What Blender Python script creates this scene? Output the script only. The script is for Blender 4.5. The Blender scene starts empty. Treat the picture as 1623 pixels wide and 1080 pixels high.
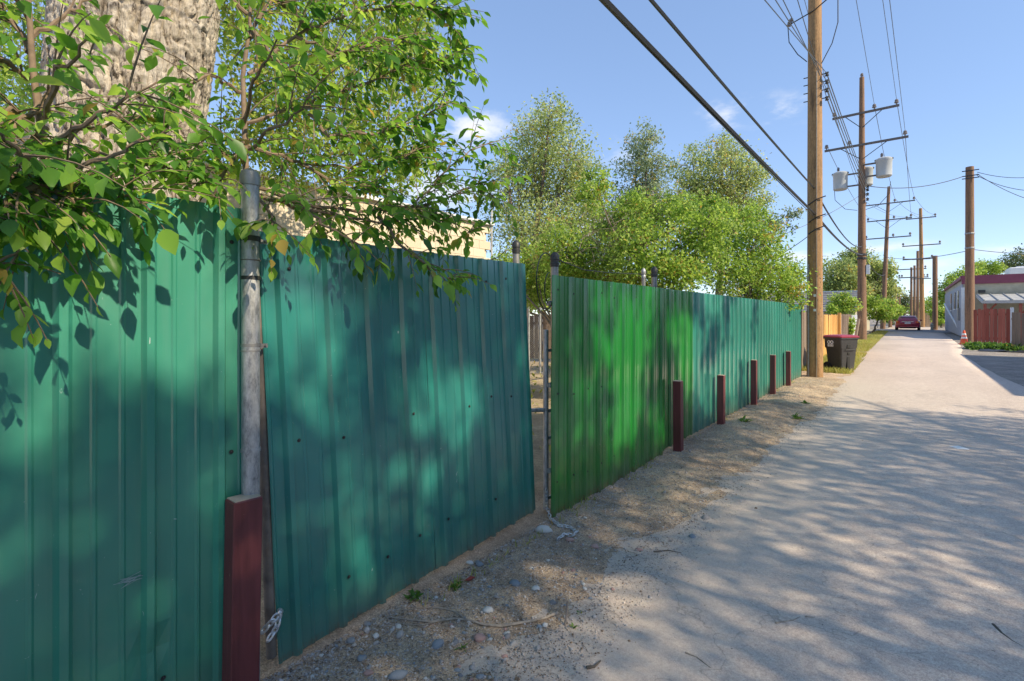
import bpy, bmesh, math, random
import numpy as np
from mathutils import Vector, Matrix

R = math.radians
random.seed(7)
rng = np.random.default_rng(11)
S = bpy.context.scene
C = S.collection

# ------------------------------------------------------------------ camera, sky, sun, exposure
W_PX, H_PX, F_PX, HORIZON, VANISH = 1623.0, 1080.0, 780.0, 500.0, 1442.0
CAM_H = 1.53
YAW = math.atan((VANISH - W_PX / 2) / F_PX)          # the alley runs along +Y, the view turns left of it
cam_d = bpy.data.cameras.new('camera')
cam = bpy.data.objects.new('camera', cam_d); C.objects.link(cam); S.camera = cam
cam.location = (0, 0, CAM_H); cam.rotation_euler = (R(90), 0, YAW)
cam_d.sensor_width = 36.0; cam_d.lens = 36.0 * F_PX / W_PX
cam_d.shift_y = -(H_PX / 2 - HORIZON) / W_PX
cam_d.clip_start = 0.05; cam_d.clip_end = 3000

SUN_EL, SUN_AZ = R(37), R(87)                       # azimuth measured from +Y towards +X
sun_vec = Vector((math.sin(SUN_AZ) * math.cos(SUN_EL), math.cos(SUN_AZ) * math.cos(SUN_EL), math.sin(SUN_EL)))
sd = bpy.data.lights.new('sun', 'SUN'); sd.energy = 2.15; sd.angle = R(0.53); sd.color = (1.0, 0.86, 0.62)
sun = bpy.data.objects.new('sun', sd); C.objects.link(sun)
sun.rotation_euler = (-sun_vec).to_track_quat('-Z', 'Y').to_euler(); sun.location = sun_vec * 60

world = bpy.data.worlds.new('World'); S.world = world; world.use_nodes = True
wn = world.node_tree; wn.nodes.clear()
def wnode(t, **k):
    n = wn.nodes.new(t)
    for a, v in k.items(): setattr(n, a, v)
    return n
sky = wnode('ShaderNodeTexSky', sky_type='NISHITA', sun_disc=False)
sky.sun_elevation = SUN_EL; sky.sun_rotation = SUN_AZ
sky.air_density = 0.8; sky.dust_density = 0.0; sky.ozone_density = 2.5; sky.altitude = 1800
SKY_STRENGTH = 0.15; SKY_GAIN = 1.16
bg = wnode('ShaderNodeBackground'); bg.inputs['Strength'].default_value = SKY_STRENGTH
out = wnode('ShaderNodeOutputWorld')
tc = wnode('ShaderNodeTexCoord')

S.view_settings.view_transform = 'Standard'; S.view_settings.look = 'None'
S.view_settings.exposure = 1.62; S.view_settings.gamma = 1.0; S.view_settings.use_curve_mapping = False
S.render.engine = 'CYCLES'
S.cycles.use_denoising = True
S.cycles.max_bounces = 6; S.cycles.diffuse_bounces = 3; S.cycles.glossy_bounces = 2; S.cycles.transmission_bounces = 3
S.cycles.sample_clamp_indirect = 4.0

# pixel -> world helpers (a pixel gives a direction, the ground or a plane gives the distance)
RIGHT = Vector((math.cos(YAW), math.sin(YAW), 0)); FWD = Vector((-math.sin(YAW), math.cos(YAW), 0))
def ray(u, v): return RIGHT * ((u - W_PX / 2) / F_PX) + FWD + Vector((0, 0, (HORIZON - v) / F_PX))
CAMP = Vector((0, 0, CAM_H))
def at(u, v, d): return CAMP + ray(u, v) * d
def G(u, v, z=0.0): return at(u, v, (CAM_H - z) * F_PX / (v - HORIZON))
def FX(u, v, X):
    r = ray(u, v); return CAMP + r * (X / r.x)
def FY(u, v, Y):
    r = ray(u, v); return CAMP + r * (Y / r.y)

# clouds: small fair-weather puffs, flat below, in the sky's own directions
def cloud_mask():
    noise = wnode('ShaderNodeTexNoise', noise_dimensions='3D'); noise.inputs['Scale'].default_value = 13.0
    noise.inputs['Detail'].default_value = 6.0; noise.inputs['Roughness'].default_value = 0.62
    st = wnode('ShaderNodeMapping'); st.inputs['Scale'].default_value = (1, 1, 2.2)
    wn.links.new(tc.outputs['Generated'], st.inputs['Vector']); wn.links.new(st.outputs['Vector'], noise.inputs['Vector'])
    acc = None
    for (u, v, su, sv, amp) in [(752, 205, 62, 30, 1.0), (700, 300, 120, 38, .85), (960, 352, 70, 26, .9), (1150, 182, 46, 28, .6),
                                (1240, 176, 66, 26, .55), (1265, 408, 70, 14, .9), (1390, 395, 90, 13, .75), (1440, 420, 150, 14, .5), (1600, 395, 60, 12, .6),
                                (1010, 245, 70, 30, .45)]:
        c = ray(u, v).normalized()
        sub = wnode('ShaderNodeVectorMath', operation='SUBTRACT'); wn.links.new(tc.outputs['Generated'], sub.inputs[0]); sub.inputs[1].default_value = c
        k = ray(u, v).length
        mul = wnode('ShaderNodeVectorMath', operation='MULTIPLY'); wn.links.new(sub.outputs[0], mul.inputs[0])
        mul.inputs[1].default_value = (F_PX * k / su, F_PX * k / su, F_PX * k / sv)
        ln = wnode('ShaderNodeVectorMath', operation='LENGTH'); wn.links.new(mul.outputs[0], ln.inputs[0])
        mr = wnode('ShaderNodeMapRange'); mr.inputs['From Min'].default_value = 1.5; mr.inputs['From Max'].default_value = 0.1
        mr.inputs['To Max'].default_value = amp
        wn.links.new(ln.outputs['Value'], mr.inputs['Value'])
        if acc is None: acc = mr.outputs[0]
        else:
            mx = wnode('ShaderNodeMath', operation='MAXIMUM'); wn.links.new(acc, mx.inputs[0]); wn.links.new(mr.outputs[0], mx.inputs[1]); acc = mx.outputs[0]
    ad = wnode('ShaderNodeMath', operation='MULTIPLY_ADD'); wn.links.new(noise.outputs['Fac'], ad.inputs[0]); ad.inputs[1].default_value = 2.2
    wn.links.new(acc, ad.inputs[2])
    rm = wnode('ShaderNodeMapRange', interpolation_type='SMOOTHSTEP'); rm.inputs['From Min'].default_value = 1.34; rm.inputs['From Max'].default_value = 2.0
    wn.links.new(ad.outputs[0], rm.inputs['Value'])
    g = wnode('ShaderNodeMath', operation='GREATER_THAN'); wn.links.new(acc, g.inputs[0]); g.inputs[1].default_value = 0.001
    m = wnode('ShaderNodeMath', operation='MULTIPLY'); wn.links.new(rm.outputs[0], m.inputs[0]); wn.links.new(acc, m.inputs[1])
    return m.outputs[0]
mixc = wnode('ShaderNodeMix', data_type='RGBA')
gam = wnode('ShaderNodeGamma'); gam.inputs['Gamma'].default_value = 0.50; wn.links.new(sky.outputs[0], gam.inputs['Color'])
hsv = wnode('ShaderNodeHueSaturation'); hsv.inputs['Hue'].default_value = 0.508; hsv.inputs['Saturation'].default_value = 1.37; hsv.inputs['Value'].default_value = SKY_GAIN; wn.links.new(gam.outputs[0], hsv.inputs['Color'])
wn.links.new(cloud_mask(), mixc.inputs['Factor']); wn.links.new(hsv.outputs[0], mixc.inputs['A'])
CLOUD_V = 2.3
mixc.inputs['B'].default_value = (CLOUD_V, CLOUD_V * 1.02, CLOUD_V * 1.08, 1)
wn.links.new(mixc.outputs['Result'], bg.inputs['Color']); wn.links.new(bg.outputs[0], out.inputs['Surface'])

# ------------------------------------------------------------------ object helpers
def props(o, label=None, cat=None, group=None, kind=None):
    if label: o['label'] = label
    if cat: o['category'] = cat
    if group: o['group'] = group
    if kind: o['kind'] = kind
    return o
def thing(name, label, cat, loc=(0, 0, 0), group=None):
    o = bpy.data.objects.new(name, None); C.objects.link(o); o.location = loc; o.empty_display_size = .2
    o['w'] = list(loc)
    return props(o, label, cat, group)
def wloc(o): return Vector(o['w'])
class MB:
    def __init__(s): s.v, s.f = [], []
    def add(s, vs, fs):
        b = len(s.v); s.v += [tuple(p) for p in vs]; s.f += [tuple(i + b for i in f) for f in fs]; return s
    def box(s, c, d, rot=None, taper=1.0, bevel=0.0):
        c = Vector(c); hx, hy, hz = d[0] / 2, d[1] / 2, d[2] / 2
        if bevel <= 0:
            vs = [(sx * hx * (taper if sz > 0 else 1), sy * hy * (taper if sz > 0 else 1), sz * hz) for sz in (-1, 1) for sx, sy in ((-1, -1), (1, -1), (1, 1), (-1, 1))]
            fs = [(3, 2, 1, 0), (4, 5, 6, 7), (0, 1, 5, 4), (1, 2, 6, 5), (2, 3, 7, 6), (3, 0, 4, 7)]
        else:
            b = bevel; vs = []; fs = []
            rings = [(-hz, b), (-hz + b, 0), (hz - b, 0), (hz, b)]
            for z, i in rings:
                x, y = hx - i, hy - i
                vs += [(-x + b, -y, z), (x - b, -y, z), (x, -y + b, z), (x, y - b, z), (x - b, y, z), (-x + b, y, z), (-x, y - b, z), (-x, -y + b, z)]
            for r in range(3):
                for k in range(8): fs.append((r * 8 + k, r * 8 + (k + 1) % 8, (r + 1) * 8 + (k + 1) % 8, (r + 1) * 8 + k))
            fs += [tuple(range(7, -1, -1)), tuple(range(24, 32))]
        vs = [Vector(p) for p in vs]
        if rot is not None: vs = [rot @ p for p in vs]
        return s.add([p + c for p in vs], fs)
    def tube(s, path, r, n=8, caps=True, jitter=0.0):
        path = [Vector(p) for p in path]; m = len(path)
        rs = r if isinstance(r, (list, tuple)) else [r] * m
        vs, fs = [], []; up = None
        for i, p in enumerate(path):
            t = (path[min(i + 1, m - 1)] - path[max(i - 1, 0)])
            t = t.normalized() if t.length > 1e-9 else Vector((0, 0, 1))
            if up is None:
                a = Vector((1, 0, 0)) if abs(t.x) < .9 else Vector((0, 1, 0)); up = (a - t * a.dot(t)).normalized()
            else:
                up = up - t * up.dot(t); up = up.normalized() if up.length > 1e-6 else Vector((1, 0, 0))
            w = t.cross(up)
            for k in range(n):
                a = 2 * math.pi * k / n; rr = rs[i] * (1 + (random.random() - .5) * jitter)
                vs.append(p + (up * math.cos(a) + w * math.sin(a)) * rr)
        for i in range(m - 1):
            for k in range(n): fs.append((i * n + k, i * n + (k + 1) % n, (i + 1) * n + (k + 1) % n, (i + 1) * n + k))
        if caps: fs += [tuple(range(n - 1, -1, -1)), tuple(range((m - 1) * n, m * n))]
        return s.add(vs, fs)
    def lathe(s, c, prof, n=12, axis='Z', rot=None):
        c = Vector(c); vs, fs = [], []
        for (r, z) in prof:
            for k in range(n):
                a = 2 * math.pi * k / n; p = Vector((r * math.cos(a), r * math.sin(a), z))
                if axis == 'X': p = Vector((z, p.x, p.y))
                if axis == 'Y': p = Vector((p.x, z, p.y))
                if rot is not None: p = rot @ p
                vs.append(p + c)
        m = len(prof)
        for i in range(m - 1):
            for k in range(n): fs.append((i * n + k, i * n + (k + 1) % n, (i + 1) * n + (k + 1) % n, (i + 1) * n + k))
        fs += [tuple(range(n - 1, -1, -1)), tuple(range((m - 1) * n, m * n))]
        return s.add(vs, fs)
    def torus(s, c, R_, r, rot=None, n=12, m=6, sx=1.0):
        c = Vector(c); vs, fs = [], []
        for i in range(n):
            a = 2 * math.pi * i / n
            for k in range(m):
                b = 2 * math.pi * k / m; q = R_ + r * math.cos(b)
                p = Vector((q * math.cos(a) * sx, q * math.sin(a), r * math.sin(b)))
                if rot is not None: p = rot @ p
                vs.append(p + c)
        for i in range(n):
            for k in range(m): fs.append((i * m + k, ((i + 1) % n) * m + k, ((i + 1) % n) * m + (k + 1) % m, i * m + (k + 1) % m))
        return s.add(vs, fs)
    def build(s, name, mat, parent=None, smooth=False, loc=None, kind=None):
        o0 = wloc(parent) if parent is not None else Vector(loc or (0, 0, 0))
        me = bpy.data.meshes.new(name)
        me.from_pydata([(p[0] - o0.x, p[1] - o0.y, p[2] - o0.z) for p in s.v], [], s.f); me.update()
        if smooth:
            me.shade_smooth()
            try: me.set_sharp_from_angle(angle=R(40))
            except Exception: pass
        if mat: me.materials.append(mat)
        o = bpy.data.objects.new(name, me); C.objects.link(o); o['w'] = list(o0)
        if parent is not None: o.parent = parent
        else: o.location = o0
        if kind: o['kind'] = kind
        return o
def share(name, me, parent, loc, rot=(0, 0, 0), scale=(1, 1, 1)):
    o = bpy.data.objects.new(name, me); C.objects.link(o)
    if parent is not None:
        o.parent = parent; o.location = Vector(loc) - wloc(parent)
    else: o.location = loc
    o.rotation_euler = rot; o.scale = scale; o['w'] = list(loc)
    return o
def mesh_np(name, verts, faces_flat, nper, mat, parent=None, loc=None, tint=None, smooth=False, kind=None):
    o0 = np.array(wloc(parent) if parent is not None else (loc or (0, 0, 0)), dtype=np.float64)
    me = bpy.data.meshes.new(name); nv = len(verts); nf = len(faces_flat) // nper
    me.vertices.add(nv); me.vertices.foreach_set('co', (verts - o0).astype(np.float32).ravel())
    me.loops.add(nf * nper); me.loops.foreach_set('vertex_index', faces_flat.astype(np.int32))
    me.polygons.add(nf); me.polygons.foreach_set('loop_start', np.arange(0, nf * nper, nper, dtype=np.int32))
    try: me.polygons.foreach_set('loop_total', np.full(nf, nper, dtype=np.int32))
    except Exception: pass
    if tint is not None:
        a = me.attributes.new('tint', 'FLOAT', 'POINT'); a.data.foreach_set('value', tint.astype(np.float32))
    me.update(calc_edges=True); me.validate()
    if smooth: me.shade_smooth()
    if mat: me.materials.append(mat)
    o = bpy.data.objects.new(name, me); C.objects.link(o); o['w'] = [float(x) for x in o0]
    if parent is not None: o.parent = parent
    else: o.location = o0
    if kind: o['kind'] = kind
    return o

# ------------------------------------------------------------------ materials
def mat_new(name):
    m = bpy.data.materials.new(name); m.use_nodes = True; nt = m.node_tree
    b = nt.nodes['Principled BSDF']; return m, nt, b
def nd(nt, t, **k):
    n = nt.nodes.new(t)
    for a, v in k.items(): setattr(n, a, v)
    return n
def ramp(nt, fac, stops):
    r = nd(nt, 'ShaderNodeValToRGB'); e = r.color_ramp.elements
    e[0].position, e[0].color = stops[0][0], (*stops[0][1], 1); e[1].position, e[1].color = stops[-1][0], (*stops[-1][1], 1)
    for p, c in stops[1:-1]:
        x = e.new(p); x.color = (*c, 1)
    nt.links.new(fac, r.inputs[0]); return r.outputs[0]
def noise(nt, scale, detail=4, rough=.55, mapscale=(1, 1, 1), coord='Object', dist=0.0):
    t = nd(nt, 'ShaderNodeTexCoord'); mp = nd(nt, 'ShaderNodeMapping'); mp.inputs['Scale'].default_value = mapscale
    n = nd(nt, 'ShaderNodeTexNoise'); n.inputs['Scale'].default_value = scale; n.inputs['Detail'].default_value = detail
    n.inputs['Roughness'].default_value = rough; n.inputs['Distortion'].default_value = dist
    if coord == 'World':
        g = nd(nt, 'ShaderNodeNewGeometry'); nt.links.new(g.outputs['Position'], mp.inputs['Vector'])
    else: nt.links.new(t.outputs[coord], mp.inputs['Vector'])
    nt.links.new(mp.outputs[0], n.inputs['Vector']); return n.outputs['Fac']
def mixcol(nt, fac, a, b, mode='MIX'):
    m = nd(nt, 'ShaderNodeMix', data_type='RGBA', blend_type=mode)
    for key, val in (('Factor', fac), ('A', a), ('B', b)):
        if isinstance(val, (int, float)): m.inputs[key].default_value = val
        elif isinstance(val, tuple): m.inputs[key].default_value = (*val, 1)
        else: nt.links.new(val, m.inputs[key])
    return m.outputs['Result']
def bump(nt, b, h, strength=.3, dist=.01, prev=None):
    x = nd(nt, 'ShaderNodeBump'); x.inputs['Strength'].default_value = strength; x.inputs['Distance'].default_value = dist
    nt.links.new(h, x.inputs['Height'])
    if prev is not None: nt.links.new(prev, x.inputs['Normal'])
    nt.links.new(x.outputs[0], b.inputs['Normal']); return x.outputs[0]
def simple(name, col, rough=.6, metal=0.0, var=.25, scale=8, mapscale=(1, 1, 1), bmp=0.15, bscale=60, spec=.5):
    m, nt, b = mat_new(name)
    n = noise(nt, scale, 5, .6, mapscale, 'World')
    lo = tuple(c * (1 - var) for c in col); hi = tuple(min(1, c * (1 + var)) for c in col)
    nt.links.new(ramp(nt, n, [(.3, lo), (.7, hi)]), b.inputs['Base Color'])
    b.inputs['Roughness'].default_value = rough; b.inputs['Metallic'].default_value = metal; b.inputs['Specular IOR Level'].default_value = spec
    if bmp: bump(nt, b, noise(nt, bscale, 4, .6, mapscale, 'World'), bmp, .004)
    return m
def painted_metal(name, col, rough=.30):
    m, nt, b = mat_new(name)
    def rng_(src, lo, hi, to):
        r = nd(nt, 'ShaderNodeMapRange'); nt.links.new(src, r.inputs['Value']); r.inputs['From Min'].default_value = lo; r.inputs['From Max'].default_value = hi; r.inputs['To Max'].default_value = to; return r.outputs[0]
    n1 = noise(nt, 1.6, 4, .6, (1, 1, .5), 'World'); base = ramp(nt, n1, [(.3, tuple(c * .82 for c in col)), (.7, tuple(c * 1.2 for c in col))])
    dust = noise(nt, 3.5, 6, .7, (1, 1, .3), 'World')
    c = mixcol(nt, rng_(dust, .5, .8, .14), base, (.18, .24, .19))
    # rain streaks: chalky runs down the sheet
    run = noise(nt, 26, 4, .65, (1, 1, .03), 'World'); c = mixcol(nt, rng_(run, .55, .8, .12), c, (.26, .36, .31))
    # scuffs and fine scratches
    sc = noise(nt, 38, 3, .8, (1, 1, .5), 'World', 1.2); c = mixcol(nt, rng_(sc, .715, .745, .75), c, (.5, .56, .55))
    s2 = noise(nt, 16, 3, .75, (1, 1, 5), 'World', 2.5); c = mixcol(nt, rng_(s2, .735, .75, .6), c, (.42, .48, .47))
    # soil splashed on the lowest hand's width and a rusty cut edge
    g = nd(nt, 'ShaderNodeNewGeometry'); sx = nd(nt, 'ShaderNodeSeparateXYZ'); nt.links.new(g.outputs['Position'], sx.inputs[0])
    mm = nd(nt, 'ShaderNodeMath', operation='MULTIPLY'); nt.links.new(rng_(sx.outputs['Z'], .26, .0, .75), mm.inputs[0]); nt.links.new(dust, mm.inputs[1])
    c = mixcol(nt, mm.outputs[0], c, (.23, .18, .13))
    e = nd(nt, 'ShaderNodeMath', operation='MULTIPLY'); nt.links.new(rng_(sx.outputs['Z'], .085, .045, 1.0), e.inputs[0]); nt.links.new(rng_(sc, .45, .6, .7), e.inputs[1])
    c = mixcol(nt, e.outputs[0], c, (.16, .07, .03))
    nt.links.new(c, b.inputs['Base Color'])
    rr = nd(nt, 'ShaderNodeMapRange'); nt.links.new(dust, rr.inputs['Value']); rr.inputs['To Min'].default_value = rough - .06; rr.inputs['To Max'].default_value = rough + .2
    nt.links.new(rr.outputs[0], b.inputs['Roughness']); b.inputs['Specular IOR Level'].default_value = .7
    b.inputs['Coat Weight'].default_value = .8; b.inputs['Coat Roughness'].default_value = .12
    bump(nt, b, noise(nt, 5, 2, .5, (1, 1, .4), 'World'), .18, .02)
    return m
def chipped_paint(name, col, under):
    m, nt, b = mat_new(name)
    n = noise(nt, 7, 5, .6, (1, 1, .25), 'World'); g = noise(nt, 40, 4, .6, (1, 1, .05), 'World'); ch = noise(nt, 24, 5, .75, (1, 1, .6), 'World', .8)
    c = ramp(nt, n, [(.3, tuple(x * .75 for x in col)), (.7, tuple(x * 1.3 for x in col))])
    c = mixcol(nt, .45, c, ramp(nt, g, [(.35, (.3, .3, .3)), (.65, (.65, .65, .65))]), 'OVERLAY')
    r = nd(nt, 'ShaderNodeMapRange'); nt.links.new(ch, r.inputs['Value']); r.inputs['From Min'].default_value = .68; r.inputs['From Max'].default_value = .71; r.inputs['To Max'].default_value = .8
    nt.links.new(mixcol(nt, r.outputs[0], c, under), b.inputs['Base Color']); b.inputs['Roughness'].default_value = .5
    bump(nt, b, g, .35, .004); return m
def leaf_mat(name, dark, mid, light, trans=.4, rough=.42):
    m, nt, b = mat_new(name)
    a = nd(nt, 'ShaderNodeAttribute', attribute_name='tint')
    c = ramp(nt, a.outputs['Fac'], [(0, dark), (.52, mid), (.93, light), (1, (.40, .30, .07))])
    nt.links.new(c, b.inputs['Base Color']); b.inputs['Roughness'].default_value = rough; b.inputs['Specular IOR Level'].default_value = .35
    tr = nd(nt, 'ShaderNodeBsdfTranslucent'); hs = nd(nt, 'ShaderNodeHueSaturation'); hs.inputs['Hue'].default_value = .485; hs.inputs['Value'].default_value = 1.5; hs.inputs['Saturation'].default_value = 1.05
    nt.links.new(c, hs.inputs['Color']); nt.links.new(hs.outputs[0], tr.inputs['Color'])
    mx = nd(nt, 'ShaderNodeMixShader'); mx.inputs[0].default_value = trans
    nt.links.new(b.outputs[0], mx.inputs[1]); nt.links.new(tr.outputs[0], mx.inputs[2])
    nt.links.new(mx.outputs[0], nt.nodes['Material Output'].inputs['Surface']); return m
def wood_pole(name, dark, light, grey=None):
    m, nt, b = mat_new(name)
    n = noise(nt, 12, 7, .7, (1, 1, .07), 'World'); n2 = noise(nt, 1.3, 3, .5, (1, 1, .35), 'World'); n3 = noise(nt, 26, 4, .7, (1, 1, .5), 'World')
    c = ramp(nt, n, [(.32, tuple(x * .6 for x in dark)), (.46, light), (.6, tuple(min(1, x * 1.25) for x in light)), (.75, dark)])
    c = mixcol(nt, .6, c, ramp(nt, n3, [(.35, (.25, .25, .25)), (.6, (.6, .6, .6))]), 'OVERLAY')
    if grey: c = mixcol(nt, .3, c, grey)
    nt.links.new(c, b.inputs['Base Color']); b.inputs['Roughness'].default_value = .85
    bump(nt, b, noise(nt, 30, 5, .7, (1, 1, .05), 'World'), .6, .012); return m
def bark_mat():
    m, nt, b = mat_new('furrowed_bark')
    n = noise(nt, 17, 9, .72, (1, 1, .2), 'Object', 1.0); n2 = noise(nt, 2.3, 4, .6, (1, 1, .6))
    c = ramp(nt, n, [(.37, (.08, .065, .05)), (.43, (.38, .32, .26)), (.50, (.66, .58, .48)), (.75, (.74, .66, .56))])
    c = mixcol(nt, .5, c, ramp(nt, n2, [(.3, (.36, .34, .32)), (.7, (.62, .60, .58))]), 'OVERLAY')
    nt.links.new(c, b.inputs['Base Color']); b.inputs['Roughness'].default_value = .95; b.inputs['Specular IOR Level'].default_value = .2
    bump(nt, b, n, 1.0, .06); return m
def galvanised():
    m, nt, b = mat_new('galvanised_steel')
    v = nd(nt, 'ShaderNodeTexVoronoi'); v.inputs['Scale'].default_value = 150
    g = nd(nt, 'ShaderNodeNewGeometry'); mp = nd(nt, 'ShaderNodeMapping'); mp.inputs['Scale'].default_value = (1, 1, .35)
    nt.links.new(g.outputs['Position'], mp.inputs[0]); nt.links.new(mp.outputs[0], v.inputs['Vector'])
    n = noise(nt, 30, 6, .75, (1, 1, .4), 'World')
    c = ramp(nt, n, [(.35, (.20, .205, .21)), (.5, (.40, .40, .405)), (.68, (.58, .57, .56))])
    nt.links.new(mixcol(nt, .25, c, ramp(nt, v.outputs['Distance'], [(.1, (.35, .35, .35)), (.6, (.65, .65, .65))]), 'SOFT_LIGHT'), b.inputs['Base Color'])
    b.inputs['Metallic'].default_value = .55; b.inputs['Roughness'].default_value = .5
    bump(nt, b, noise(nt, 90, 4, .7, (1, 1, .4), 'World'), .45, .004); return m
def road_mat():
    m, nt, b = mat_new('worn_alley_paving')
    big = noise(nt, .55, 5, .6, (1, .5, 1), 'World'); grit = noise(nt, 170, 3, .7, (1, 1, 1), 'World'); mid = noise(nt, 11, 5, .65, (1, 1, 1), 'World')
    c = ramp(nt, big, [(.3, (.50, .415, .36)), (.7, (.60, .505, .44))])
    c = mixcol(nt, .36, c, ramp(nt, grit, [(.34, (.16, .16, .165)), (.5, (.5, .5, .5)), (.64, (.85, .84, .82))]), 'OVERLAY')
    g2 = noise(nt, 62, 3, .65, (1, 1, 1), 'World'); c = mixcol(nt, .26, c, ramp(nt, g2, [(.36, (.2, .2, .205)), (.5, (.5, .5, .5)), (.64, (.8, .79, .78))]), 'OVERLAY')
    c = mixcol(nt, .45, c, ramp(nt, mid, [(.3, (.34, .34, .35)), (.68, (.64, .63, .61))]), 'OVERLAY')
    # dusty film that drifts in from the dirt side
    g = nd(nt, 'ShaderNodeNewGeometry'); sx = nd(nt, 'ShaderNodeSeparateXYZ'); nt.links.new(g.outputs['Position'], sx.inputs[0])
    xr = nd(nt, 'ShaderNodeMapRange'); nt.links.new(sx.outputs['X'], xr.inputs['Value']); xr.inputs['From Min'].default_value = -.1; xr.inputs['From Max'].default_value = -1.5
    ad = nd(nt, 'ShaderNodeMath', operation='MULTIPLY'); nt.links.new(xr.outputs[0], ad.inputs[0]); nt.links.new(mid, ad.inputs[1])
    c = mixcol(nt, ad.outputs[0], c, (.40, .33, .25))
    st = noise(nt, 1.1, 6, .7, (1, .6, 1), 'World', .6); s3 = nd(nt, 'ShaderNodeMapRange'); nt.links.new(st, s3.inputs['Value']); s3.inputs['From Min'].default_value = .56; s3.inputs['From Max'].default_value = .74; s3.inputs['To Max'].default_value = .38
    c = mixcol(nt, s3.outputs[0], c, (.26, .225, .20))
    tw_ = noise(nt, 1.15, 3, .5, (1, .05, 1), 'World', .2); s4 = nd(nt, 'ShaderNodeMapRange'); nt.links.new(tw_, s4.inputs['Value']); s4.inputs['From Min'].default_value = .5; s4.inputs['From Max'].default_value = .7; s4.inputs['To Max'].default_value = .3
    c = mixcol(nt, s4.outputs[0], c, (.66, .57, .49))
    # hairline cracks and small dark spots
    v = nd(nt, 'ShaderNodeTexVoronoi', feature='DISTANCE_TO_EDGE'); v.inputs['Scale'].default_value = .55
    mp = nd(nt, 'ShaderNodeVectorMath', operation='ADD'); nz = nd(nt, 'ShaderNodeTexNoise'); nz.inputs['Scale'].default_value = 2.0; nz.inputs['Detail'].default_value = 5
    nt.links.new(g.outputs['Position'], nz.inputs['Vector']); nt.links.new(g.outputs['Position'], mp.inputs[0]); nt.links.new(nz.outputs['Color'], mp.inputs[1]); nt.links.new(mp.outputs[0], v.inputs['Vector'])
    cr = nd(nt, 'ShaderNodeMapRange'); nt.links.new(v.outputs['Distance'], cr.inputs['Value']); cr.inputs['From Min'].default_value = .004; cr.inputs['From Max'].default_value = 0; cr.inputs['To Max'].default_value = .35
    c = mixcol(nt, cr.outputs[0], c, (.12, .11, .10))
    sp = noise(nt, 34, 2, .5, (1, 1, 1), 'World'); s2 = nd(nt, 'ShaderNodeMapRange'); nt.links.new(sp, s2.inputs['Value']); s2.inputs['From Min'].default_value = .735; s2.inputs['From Max'].default_value = .77; s2.inputs['To Max'].default_value = .7
    c = mixcol(nt, s2.outputs[0], c, (.1, .095, .09))
    nt.links.new(c, b.inputs['Base Color']); b.inputs['Roughness'].default_value = .88; b.inputs['Specular IOR Level'].default_value = .3
    p = bump(nt, b, grit, .4, .005); p = bump(nt, b, g2, .25, .006, p); bump(nt, b, mid, .3, .012, p); return m
def dirt_mat(name='dry_dirt', a=(.30, .225, .165), c2=(.60, .465, .325), c3=(.45, .345, .25)):
    m, nt, b = mat_new(name)
    big = noise(nt, 1.6, 5, .65, (1, 1, 1), 'World'); grit = noise(nt, 120, 4, .75, (1, 1, 1), 'World'); mid = noise(nt, 22, 5, .7, (1, 1, 1), 'World')
    c = ramp(nt, big, [(.32, a), (.5, c3), (.66, c2)])
    c = mixcol(nt, .7, c, ramp(nt, grit, [(.36, (.18, .17, .16)), (.52, (.5, .5, .5)), (.66, (.9, .88, .85))]), 'OVERLAY')
    c = mixcol(nt, .6, c, ramp(nt, mid, [(.3, (.28, .27, .26)), (.68, (.7, .69, .67))]), 'OVERLAY')
    nt.links.new(c, b.inputs['Base Color']); b.inputs['Roughness'].default_value = .95; b.inputs['Specular IOR Level'].default_value = .2
    p = bump(nt, b, grit, .8, .01); bump(nt, b, mid, .5, .02, p); return m
def tinted(name, lo, hi, rough=.85, bmp=.3):
    m, nt, b = mat_new(name)
    oi = nd(nt, 'ShaderNodeObjectInfo'); n = noise(nt, 60, 5, .65)
    c = ramp(nt, oi.outputs['Random'], [(0, lo), (1, hi)])
    c = mixcol(nt, .55, c, ramp(nt, n, [(.3, (.3, .3, .3)), (.7, (.7, .69, .68))]), 'OVERLAY')
    nt.links.new(c, b.inputs['Base Color']); b.inputs['Roughness'].default_value = rough
    if bmp: bump(nt, b, n, bmp, .004)
    return m
def plank_mat(name, lo, hi):
    m, nt, b = mat_new(name)
    oi = nd(nt, 'ShaderNodeObjectInfo'); n = noise(nt, 14, 6, .7, (1, 1, .06), 'World')
    c = ramp(nt, oi.outputs['Random'], [(0, lo), (1, hi)])
    c = mixcol(nt, .7, c, ramp(nt, n, [(.3, (.3, .3, .3)), (.7, (.68, .67, .66))]), 'OVERLAY')
    nt.links.new(c, b.inputs['Base Color']); b.inputs['Roughness'].default_value = .85
    bump(nt, b, n, .4, .006); return m
def emitless(name, col, rough=.5, metal=0, spec=.5):
    m, nt, b = mat_new(name); b.inputs['Base Color'].default_value = (*col, 1); b.inputs['Roughness'].default_value = rough; b.inputs['Metallic'].default_value = metal
    b.inputs['Specular IOR Level'].default_value = spec
    return m

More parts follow.
